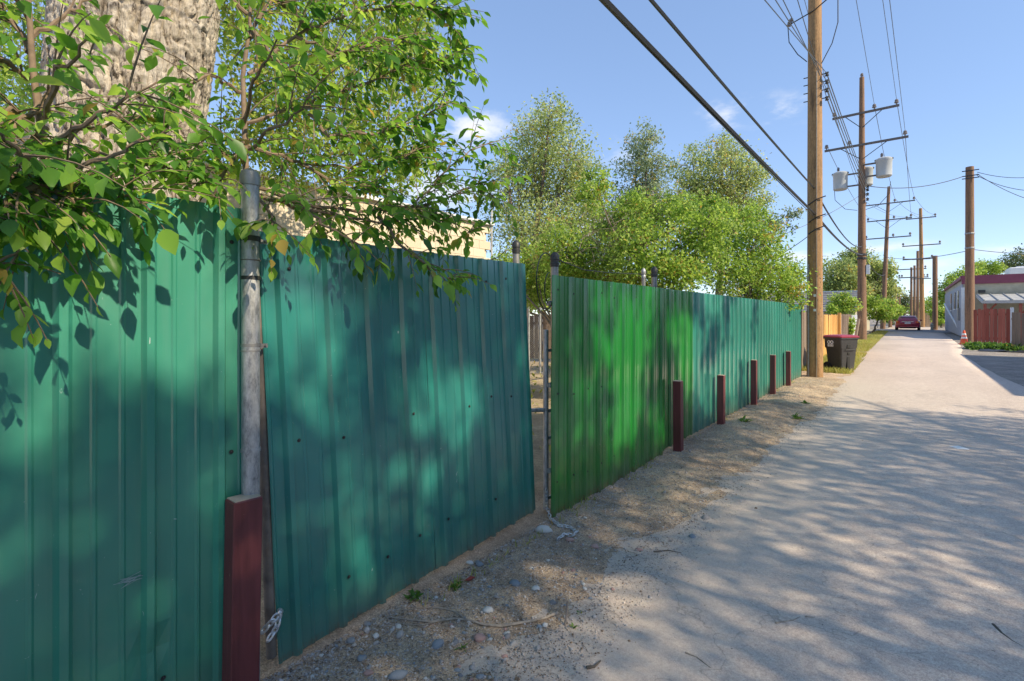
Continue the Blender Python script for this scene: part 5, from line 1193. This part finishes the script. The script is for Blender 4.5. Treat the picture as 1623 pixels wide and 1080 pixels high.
crown_tree('far_shrub', 'shrub right of the short cut-off pole before the cream building', 'shrub', ground_under(1492, 62), lob([(1490, 505, 9), (1497, 495, 9), (1484, 498, 7)], 62, 1), 90, 22, .25, M['leaf_bush'], trunk_r=.1, group='shrubs along the verge')
# brown far fence at the end of the alley, right
fe = G(1470, 518.5); plank_fence('far brown plank fence between the slim sunlit pole and the cream building', (fe.x - .5, fe.y, 0), (fe.x + 3.0, fe.y + 2, 0), 1.8, .2, M['brown_plank'])
# the shade tree on the other side of the alley, behind the camera's right shoulder
TX, TY, TZ = 9.6, 3.2, -.02
st = thing('shade_tree', 'large leafy tree on the right of the alley that shades the foreground', 'tree', (TX, TY, TZ))
mb = MB(); fk = Vector((9.0, 3.4, 3.4))
mb.tube([Vector((TX, TY, TZ)), Vector((9.5, 3.25, 1.2)), Vector((9.2, 3.3, 2.3)), fk], [.42, .34, .31, .28], 12, True, .1)
ends = [Vector((8.4 + .5 * math.sin(i * 2.1), -2.5 + i * 1.15, 6.2 + .9 * math.sin(i * 1.7))) for i in range(12)]
for e in ends:
    md = fk.lerp(e, .5) + Vector((.2, 0, .4)); mb.tube([fk, fk.lerp(md, .5) + Vector((0, 0, .15)), md, md.lerp(e, .55), e, e + (e - md) * .45], [.17, .13, .10, .065, .035, .012], 7, False, .1)
mb.build('trunk', M['limb'], st, True)
def px_of(p):
    d = p - CAMP; z = d.dot(FWD); return W_PX / 2 + F_PX * d.dot(RIGHT) / z, HORIZON - F_PX * d.z / z
spots_fence = [(240, 455, 140, 80), (330, 560, 50, 40), (120, 560, 80, 60), (40, 640, 50, 120), (150, 430, 90, 60), (20, 540, 60, 60), (462, 500, 36, 60), (470, 625, 34, 32), (545, 575, 22, 40), (662, 610, 17, 42), (698, 590, 14, 34), (715, 655, 18, 45), (640, 560, 14, 20), (745, 700, 12, 30), (575, 800, 20, 40), (610, 900, 25, 40), (680, 760, 18, 30), (500, 760, 22, 30), (480, 430, 30, 40), (770, 600, 12, 26), (800, 760, 14, 20),
    (940, 480, 8, 26), (962, 560, 9, 34), (990, 500, 14, 34), (1012, 540, 14, 44), (1000, 620, 12, 36), (1028, 480, 8, 26), (980, 690, 14, 26), (920, 640, 8, 24), (1036, 660, 10, 30), (1066, 520, 8, 30), (1092, 560, 12, 60), (1120, 620, 14, 40), (1150, 600, 12, 50), (1128, 480, 8, 30), (1172, 520, 9, 50), (1195, 580, 9, 40), (1213, 500, 7, 30), (1160, 660, 14, 14), (1232, 560, 7, 40), (1250, 520, 14, 60)]
spots_ground = [(1000, 940, 72, 40), (1075, 965, 45, 26), (940, 985, 40, 24), (870, 985, 36, 20), (770, 925, 80, 20), (905, 880, 60, 16), (1060, 1050, 40, 14), (1345, 862, 60, 11), (1400, 882, 55, 11), (1470, 895, 60, 14), (1535, 912, 48, 12), (1440, 945, 60, 13), (1185, 930, 38, 12), (1230, 945, 30, 9), (1265, 840, 36, 8), (1310, 790, 34, 6), (1170, 790, 36, 9), (1250, 770, 26, 6), (1110, 735, 40, 10), (1190, 700, 46, 9), (1225, 672, 36, 6), (1290, 690, 50, 5),
    (1360, 660, 50, 5), (1440, 672, 50, 4), (1345, 700, 40, 4), (1560, 662, 40, 4), (1400, 645, 60, 5), (1250, 730, 30, 6), (960, 820, 40, 12), (1040, 780, 40, 10), (690, 985, 50, 18), (600, 1040, 50, 18)]
ru = random.Random(5); cl_pts = []
def aim(T, keep=1.0):  # shapes the crown for its shade: a leaf clump up the sun ray from T
    if ru.random() > keep: return
    X_ = ru.uniform(7.2, 9.6); k = (X_ - T.x) / sun_vec.x; cl_pts.append((T + sun_vec * k, T.x > FXP + .01))
def in_spot(T, spots, f=1.0, e=0.0):
    u, v = px_of(T)
    for (cu, cv, a, b_) in spots:
        if ((u - cu) / (a * f + e)) ** 2 + ((v - cv) / (b_ * f + e)) ** 2 < 1: return True
    return False
y_ = -.6
while y_ < 10.5:
    z_ = -.1
    while z_ < 2.05:
        T = Vector((FXP, y_ + ru.uniform(-.07, .07), z_ + ru.uniform(-.07, .07))); u, v = px_of(T) if T.y > .1 else (0, 900)
        fade = 1.0 if y_ < 6.5 else max(.35, 1 - (y_ - 6.5) * .16)
        if u < 410 and v < 600 and T.y > .1: fade = .06
        if not (T.y > .1 and in_spot(T, spots_fence, 1.2, 34 if u < 415 else (15 if u < 860 else 9))): aim(T, .94 * fade)
        z_ += .17
    y_ += .2
y_ = -3.0
while y_ < 11.6:
    x_ = -2.05
    while x_ < 3.6:
        T = Vector((x_ + ru.uniform(-.12, .12), y_ + ru.uniform(-.08, .08), 0)); edge = 10.35 + .3 * x_ * .4 + float(vnoise(np.array([x_ * .35]), np.array([y_]), 1.7)[0]) * 2.0
        vis = (T - CAMP).dot(FWD) > .8
        if T.y < edge and not (vis and in_spot(T, spots_ground, 1.0, 5 if T.y < 5.5 else 1.5)): aim(T, .99 if y_ < 9.2 else .9)
        x_ += .32
    y_ += .21
Pn, tn, sz_ = [], [], []; twg = MB()
for i, (p_, on_ground) in enumerate(cl_pts):
    m = int(rng.integers(66, 84)) if on_ground else int(rng.integers(36, 54)); Pn.append(np3(p_) + rng.normal(size=(m, 3)) * (np.array([.32, .16, .15]) if on_ground else np.array([.13, .085, .08]))); tn.append(np.clip(rng.normal(.5, .2, m), 0, 1)); sz_.append(np.full(m, .088 if on_ground else .125))
    if i % 6 == 0:
        e = min(ends, key=lambda q: (q - p_).length); twg.tube([e, e.lerp(p_, .5) + Vector((0, 0, .1)), p_], [.02, .012, .004], 4, False)
P = np.concatenate(Pn); N = len(P); D = rand_dirs(N); D[:, 2] -= .3; Hn = rand_dirs(N) * .8; Hn[:, 2] += .6; Hn[:, 0] += .4
x = twg.build('twigs', M['twig_grey'], st); x['kind'] = 'stuff'
x = leaf_obj('crown', P, D, Hn, np.concatenate(sz_) * rng.uniform(.7, 1.25, N), np.concatenate(tn), T_FAR, M['leaf_far'], st); x['kind'] = 'stuff'

# ------------------------------------------------------------------ stones, grit, sticks, weeds
def stone_mesh(seed):
    r_ = random.Random(seed); bm = bmesh.new(); bmesh.ops.create_icosphere(bm, subdivisions=2, radius=1)
    k = [Vector((r_.gauss(0, 1), r_.gauss(0, 1), r_.gauss(0, 1))).normalized() for _ in range(11)]
    for v in bm.verts:
        d = v.co.normalized(); f = 1.0
        for q in k:
            t = d.dot(q)
            if t > .55: f = min(f, .55 / t + .16)
        v.co = Vector((d.x * f * 1.15, d.y * f * .85, d.z * f * .58))
    me = bpy.data.meshes.new('pebble'); bm.to_mesh(me); bm.free(); me.shade_smooth(); return me
SM = {k: [] for k in ('stone', 'stone_red', 'stone_white', 'stone_blue')}
for k in SM:
    for s in range(4): me = stone_mesh(hash(k) % 7 + s * 13); me.materials.append(M[k]); SM[k].append(me)
PG = 'pebbles lying along the fence'
def pebble(u, v, rpx, kind, label, seed=0):
    p = gz(u, v); d = (p - CAMP).dot(FWD); r = rpx / F_PX * d
    o = share('pebble', SM[kind][seed % 4], None, (p.x, p.y, p.z + r * .12), (random.uniform(-.2, .2), random.uniform(-.2, .2), random.uniform(0, 6.3)), (r, r, r))
    props(o, label, 'pebble', PG)
for u, v, r, k, lb in [(774, 968, 10, 'stone_white', 'pale oval pebble above the dry stick'), (760, 1013, 11, 'stone_red', 'reddish oval pebble below the dry stick'), (694, 1023, 11, 'stone_blue', 'blue-grey pebble left of the reddish one'), (634, 1006, 9, 'stone', 'grey oval pebble near the gate foot below the stick'),
                       (632, 1072, 16, 'stone_blue', 'large dark stone at the bottom edge left of centre'), (862, 841, 14, 'stone_white', 'broken pale flat stone at the foot of the gap'), (722, 1019, 7, 'stone', 'small grey pebble between the reddish and blue-grey ones'), (864, 992, 6, 'stone_white', 'small pale pebble under the right end of the stick'),
                       (849, 934, 8, 'stone_white', 'round pale pebble in the sunny dirt above the stick'), (815, 926, 10, 'stone_blue', 'blue-grey stone in the dirt before the gate middle'), (760, 896, 9, 'stone_blue', 'grey stone close to the gate bottom edge'), (745, 893, 7, 'stone_white', 'white stone close to the gate bottom edge'),
                       (903, 857, 8, 'stone_red', 'rosy stone under the spilled chain'), (943, 867, 7, 'stone_red', 'rosy pebble right of the spilled chain'), (1012, 873, 7, 'stone_red', 'rosy pebble at the edge of the paving'), (1098, 852, 8, 'stone_blue', 'grey pebble at the paving edge below the first far post'),
                       (556, 1017, 9, 'stone_blue', 'blue-grey pebble at the left near the gate corner'), (583, 1068, 9, 'stone_red', 'pinkish pebble at the bottom near the gate corner'), (748, 1060, 8, 'stone', 'grey crystalline pebble at the bottom centre'), (761, 1074, 8, 'stone_blue', 'grey pebble cut by the bottom edge'), (573, 1045, 9, 'stone_blue', 'grey stone left of the dark bottom stone'),
                       (1118, 822, 9, 'stone', 'angular grey stone in the gravel before the first far post'), (582, 990, 7, 'stone', 'dusty pebble beside the gate bottom corner')]:
    pebble(u, v, r, k, lb, random.randint(0, 3))
poly = [(445, 1080), (560, 985), (848, 812), (870, 850), (1050, 715), (1150, 680), (1260, 610), (1320, 620), (1240, 700), (1180, 770), (1060, 860), (950, 960), (800, 1080)]
def inside(u, v):
    c_ = False; j = len(poly) - 1
    for i in range(len(poly)):
        if (poly[i][1] > v) != (poly[j][1] > v) and u < (poly[j][0] - poly[i][0]) * (v - poly[i][1]) / (poly[j][1] - poly[i][1]) + poly[i][0]: c_ = not c_
        j = i
    return c_
cnt = 0
while cnt < 260:
    u, v = random.uniform(440, 1320), random.uniform(610, 1080)
    if not inside(u, v) or random.random() > ((v - 560) / 500): continue
    p = gz(u, v)
    if p.x < -2.05: continue
    rm = min(.021, random.lognormvariate(math.log(.0085), .38)); d = (p - CAMP).dot(FWD)
    pebble(u, v, rm * F_PX / d, random.choices(['stone', 'stone_red', 'stone_white', 'stone_blue'], [5, 1, 2, 3])[0], 'small loose pebble in the gravelly dirt along the fence', cnt); cnt += 1
# grit too fine to count
def scatter(name, N, xf, r0, r1, mat, label, zlift=.3, sq=.6):
    xs, ys_ = xf(N); N = len(xs); zs = np.maximum(zdirt(xs, ys_), np.where(xs > xl(ys_) - .1, .004, -1))
    r = rng.uniform(r0, r1, N) * np.exp(rng.normal(0, .35, N)); oc = np.array([(1, 0, 0), (-1, 0, 0), (0, 1, 0), (0, -1, 0), (0, 0, 1), (0, 0, -1)], float)
    V = oc[None] * r[:, None, None] * (1 + .45 * (rng.random((N, 6, 1)) - .5)); an = rng.random(N) * 6.28
    V[:, :, 2] *= sq; x_, y_ = V[:, :, 0].copy(), V[:, :, 1].copy(); V[:, :, 0] = x_ * np.cos(an)[:, None] - y_ * np.sin(an)[:, None] * .8; V[:, :, 1] = x_ * np.sin(an)[:, None] + y_ * np.cos(an)[:, None] * .8
    V += np.stack([xs, ys_, zs + r * zlift * sq], -1)[:, None, :]
    f = np.array([(0, 2, 4), (2, 1, 4), (1, 3, 4), (3, 0, 4), (2, 0, 5), (1, 2, 5), (3, 1, 5), (0, 3, 5)]); Fc = (f[None] + (np.arange(N) * 6)[:, None, None]).reshape(-1)
    o = mesh_np(name, V.reshape(-1, 3), Fc, 3, mat, smooth=(r1 < .006), kind='stuff'); return props(o, label, name.replace('_', ' '))
def verge_pts(N):
    y = .9 + 12.5 * rng.random(N) ** 1.7; w = xl(y) + .25 + 2.08; x = -2.08 + w * rng.random(N) ** 1.25; return x, y
scatter('gravel', 42000, verge_pts, .0020, .0055, M['grit'], 'fine mixed gravel strewn over the dirt strip')
scatter('small_stones', 3200, verge_pts, .0045, .0085, M['stone_mix'], 'small mixed stones bedded in the dirt strip', .15, .7)
def road_pts(N): y = 1.2 + 10 * rng.random(N) ** 1.5; x = xl(y) + (1.9 - xl(y)) * rng.random(N) ** 1.3; return x, y
scatter('dark_debris', 900, road_pts, .002, .006, M['litter'], 'scattered dark bits of debris on the alley paving')
def edge_pts(N): y = 1.2 + 11 * rng.random(N) ** 1.5; x = xl(y) + rng.normal(0, .16, N); return x, y
scatter('edge_grit', 5000, edge_pts, .0018, .0045, M['litter'], 'dark grit gathered along the edge between dirt and paving')
lx, ly = verge_pts(8500); lz = zdirt(lx, ly) + .006
N = len(lx); D = rng.normal(size=(N, 3)); D[:, 2] *= .15; Hn = rng.normal(size=(N, 3)) * .3; Hn[:, 2] += 1
o = leaf_obj('leaf_litter', np.stack([lx, ly, lz], -1), D, Hn, rng.uniform(.006, .024, N), rng.random(N), (T_FAR[0] * np.array([1, .55, 1]), T_FAR[1], 3), M['litter'], kind='stuff'); props(o, 'dry leaf and straw litter over the dirt strip', 'leaf litter')
# straw-like dry stems
sl = MB()
for k in range(420):
    x0, y0_ = [float(q[0]) for q in verge_pts(1)]; a = random.uniform(0, 6.3); L_ = random.uniform(.02, .09); x1, y1_ = x0 + math.cos(a) * L_, y0_ + math.sin(a) * L_
    if x1 < -2.07: continue
    sl.tube([(x0, y0_, dz(x0, y0_) + .006), ((x0 + x1) / 2 + .006, (y0_ + y1_) / 2, dz(x0, y0_) + .011), (x1, y1_, dz(x1, y1_) + .006)], .0011, 3, False)
o = sl.build('dry_straw', M['stick'], None, kind='stuff'); props(o, 'thin dry stems and straw lying in the dirt strip', 'straw')
def stick(pxs, r, label, mat='stick', lift=.008):
    pts = [gz(u, v, lift) for u, v in pxs]; mb = MB().tube(pts, [r * (1 - .6 * i / (len(pts) - 1)) for i in range(len(pts))], 7, True, .15); return mb
mb = stick([(884, 974), (860, 983), (830, 989), (795, 995), (768, 993), (745, 986), (722, 983), (700, 986), (680, 988), (650, 985), (618, 981)], .0075, '')
m2 = stick([(738, 985), (722, 972), (700, 966), (672, 965), (640, 970)], .0035, ''); mb.add(m2.v, m2.f)
m2 = stick([(700, 986), (670, 993), (640, 992), (612, 985)], .003, ''); mb.add(m2.v, m2.f)
o = mb.build('fallen_branch', M['stick'], None, True, loc=gz(800, 995)); props(o, 'long dry forked branch lying on the dirt before the gate', 'branch')
a = gz(895, 992, 0); b2 = at(899, 953, (a - CAMP).dot(FWD) + .05)
o = MB().tube([a, a.lerp(b2, .5) + Vector((.004, 0, 0)), b2], [.006, .005, .003], 6).build('twig_stub', M['rust'], None, True, loc=a); props(o, 'short upright brown twig at the right end of the dry branch', 'twig')
for pxs, r, lb, mt in (([(1574, 994), (1588, 1008), (1604, 1020), (1630, 1034)], .009, 'curved dark stick at the right edge of the paving', 'darkstick'), ([(1229, 991), (1246, 988), (1258, 986), (1268, 981)], .005, 'pale stick lying on the paving below centre', 'stick'), ([(1086, 1038), (1104, 1045), (1126, 1062)], .004, 'thin pale twig near the bottom of the paving', 'stick'), ([(1276, 981), (1291, 982)], .005, 'stub of stick beside the pale one on the paving', 'stick'), ([(930, 1062), (942, 1060), (952, 1051)], .008, 'dark curled bark scrap near the bottom edge', 'darkstick'), ([(1036, 877), (1060, 875), (1080, 879)], .004, 'thin dark twig at the edge between dirt and paving', 'darkstick'), ([(800, 935), (825, 922)], .003, 'short straw in the dirt before the gate', 'stick')):
    o = stick(pxs, r, '', lift=.01).build('stick', M[mt], None, True, loc=gz(*pxs[0])); props(o, lb, 'stick')
# paper scrap and red leaf
pp = gz(1519, 712, .006); mb = MB().add([pp + Vector((-.09, -.05, 0)), pp + Vector((.08, -.06, .012)), pp + Vector((.10, .03, .004)), pp + Vector((.0, .06, .02)), pp + Vector((-.1, .04, .003))], [(0, 1, 2, 3, 4)])
o = mb.build('paper_scrap', M['white'], None, loc=pp); props(o, 'flattened white scrap of paper on the shaded paving', 'paper scrap')
pp = gz(745, 921, .006); mb = MB().add([pp + Vector((-.02, -.03, 0)), pp + Vector((.015, -.015, .006)), pp + Vector((.01, .035, .004)), pp + Vector((-.015, .02, .01))], [(0, 1, 2, 3)])
o = mb.build('fallen_leaf', M['redleaf'], None, loc=pp); props(o, 'dark red fallen leaf in the dirt before the gate', 'leaf')
def weed(p, n, L_, label, group='small weeds sprouting in the dirt'):
    D = rng.normal(size=(n, 3)); D[:, 2] = np.abs(D[:, 2]) * .6 + .25; Hn = np.tile([0, 0, 1.], (n, 1)) + rng.normal(size=(n, 3)) * .2
    P = np.tile(np3(p), (n, 1)) + rng.normal(size=(n, 3)) * L_ * np.array([.25, .25, .05])
    o = leaf_obj('weed', P, D, Hn, L_ * rng.uniform(.5, 1.1, n), rng.uniform(.3, 1, n), (T_NEAR[0] * np.array([1, .75, 1]), T_NEAR[1], 3), M['weed'], loc=tuple(p)); props(o, label, 'weed', group)
for u, v, n, L_, lb in ((722, 931, 16, .05, 'green weed sprout before the gate middle'), (655, 947, 20, .05, 'flat green weed at the gate bottom edge'), (733, 1028, 10, .035, 'tiny weed below the dry branch'), (911, 996, 9, .03, 'tiny weed right of the twig stub'), (919, 973, 7, .03, 'tiniest weed in the sunny dirt patch'), (1180, 668, 20, .09, 'small weed between the second and third far posts'), (1262, 664, 18, .10, 'dusty weed in the dirt right of the far posts'), (1278, 640, 16, .08, 'low weed between the far posts and the paving')):
    weed(gz(u, v), n, L_, lb)
# grass verge past the near pole, and weeds on the right
def blades(name, N, xs, ys_, h0, h1, mat, label):
    N = len(xs); P = np.stack([xs, ys_, np.full(N, -.01)], -1); D = rng.normal(size=(N, 3)) * .35; D[:, 2] = 1; Hn = rng.normal(size=(N, 3)); Hn[:, 2] *= .2
    o = leaf_obj(name, P, D, Hn, rng.uniform(h0, h1, N), np.clip(rng.normal(.55, .22, N), 0, 1), (T_BLADE[0] * np.array([1, 1.6, 1]), T_BLADE[1], 3), mat, kind='stuff'); return props(o, label, 'grass')
N = 26000; y = 15.3 + 42 * rng.random(N) ** 1.2; w = xl(y) - (-2.35); x = -2.35 + (w + .02) * rng.random(N) ** 1.25
keep = vnoise(x, y, .8) + vnoise(x, y, 3) * .5 > -.38; blades('verge_grass', N, x[keep], y[keep], .05, .20, M['grass'], 'yellow-green grass verge along the left of the alley past the pole')
N = 3600; y = 1.0 + 12.6 * rng.random(N) ** 1.2; x = -2.06 + np.abs(rng.normal(size=N)) * .05; keep = (vnoise(x * 0, y, 1.3) + vnoise(x * 0 + 5, y, 4) * .6 > .02) & ((y < .85) | (y > 3.2) | (x > -2.0))
o = blades('fence_foot_straw', N, x[keep], y[keep], .02, .09, M['grass'], 'dry grass tufts along the foot of the metal fence')
N = 700; cx_, cy_ = bb.x - .05, bb.y - .55; x = cx_ - .12 + np.clip(rng.normal(size=N), -1.6, 1.6) * .2; y = cy_ + rng.normal(size=N) * .16
blades('bin_grass', N, x, y, .05, .18, M['grass'], 'tuft of pale green weeds at the foot of the bin')
N = 2600; c0_ = G(1566, 553); x = c0_.x + .35 + (rng.random(N) - .5) * 2.2; y = c0_.y + rng.normal(size=N) * .5
P = np.stack([x, y, rng.random(N) * .18], -1); D = rng.normal(size=(N, 3)); D[:, 2] += .6; Hn = rng.normal(size=(N, 3)) * .4; Hn[:, 2] += 1
o = leaf_obj('weed_patch', P, D, Hn, rng.uniform(.08, .2, N), np.clip(rng.normal(.45, .2, N), 0, 1), T_FAR, M['weed'], kind='stuff'); props(o, 'patch of green weeds at the foot of the red fence', 'weeds')
N = 2600; x = -2.6 - 16 * rng.random(N); y = 2 + 20 * rng.random(N)
P = np.stack([x, y, np.full(N, -.02)], -1); D = rng.normal(size=(N, 3)); D[:, 2] = np.abs(D[:, 2]) + .3; Hn = rng.normal(size=(N, 3)); Hn[:, 2] += 1
o = leaf_obj('yard_weeds', P, D, Hn, rng.uniform(.05, .16, N), rng.random(N), T_FAR, M['grass'], kind='stuff'); props(o, 'dry weeds scattered over the yard behind the gate', 'weeds')
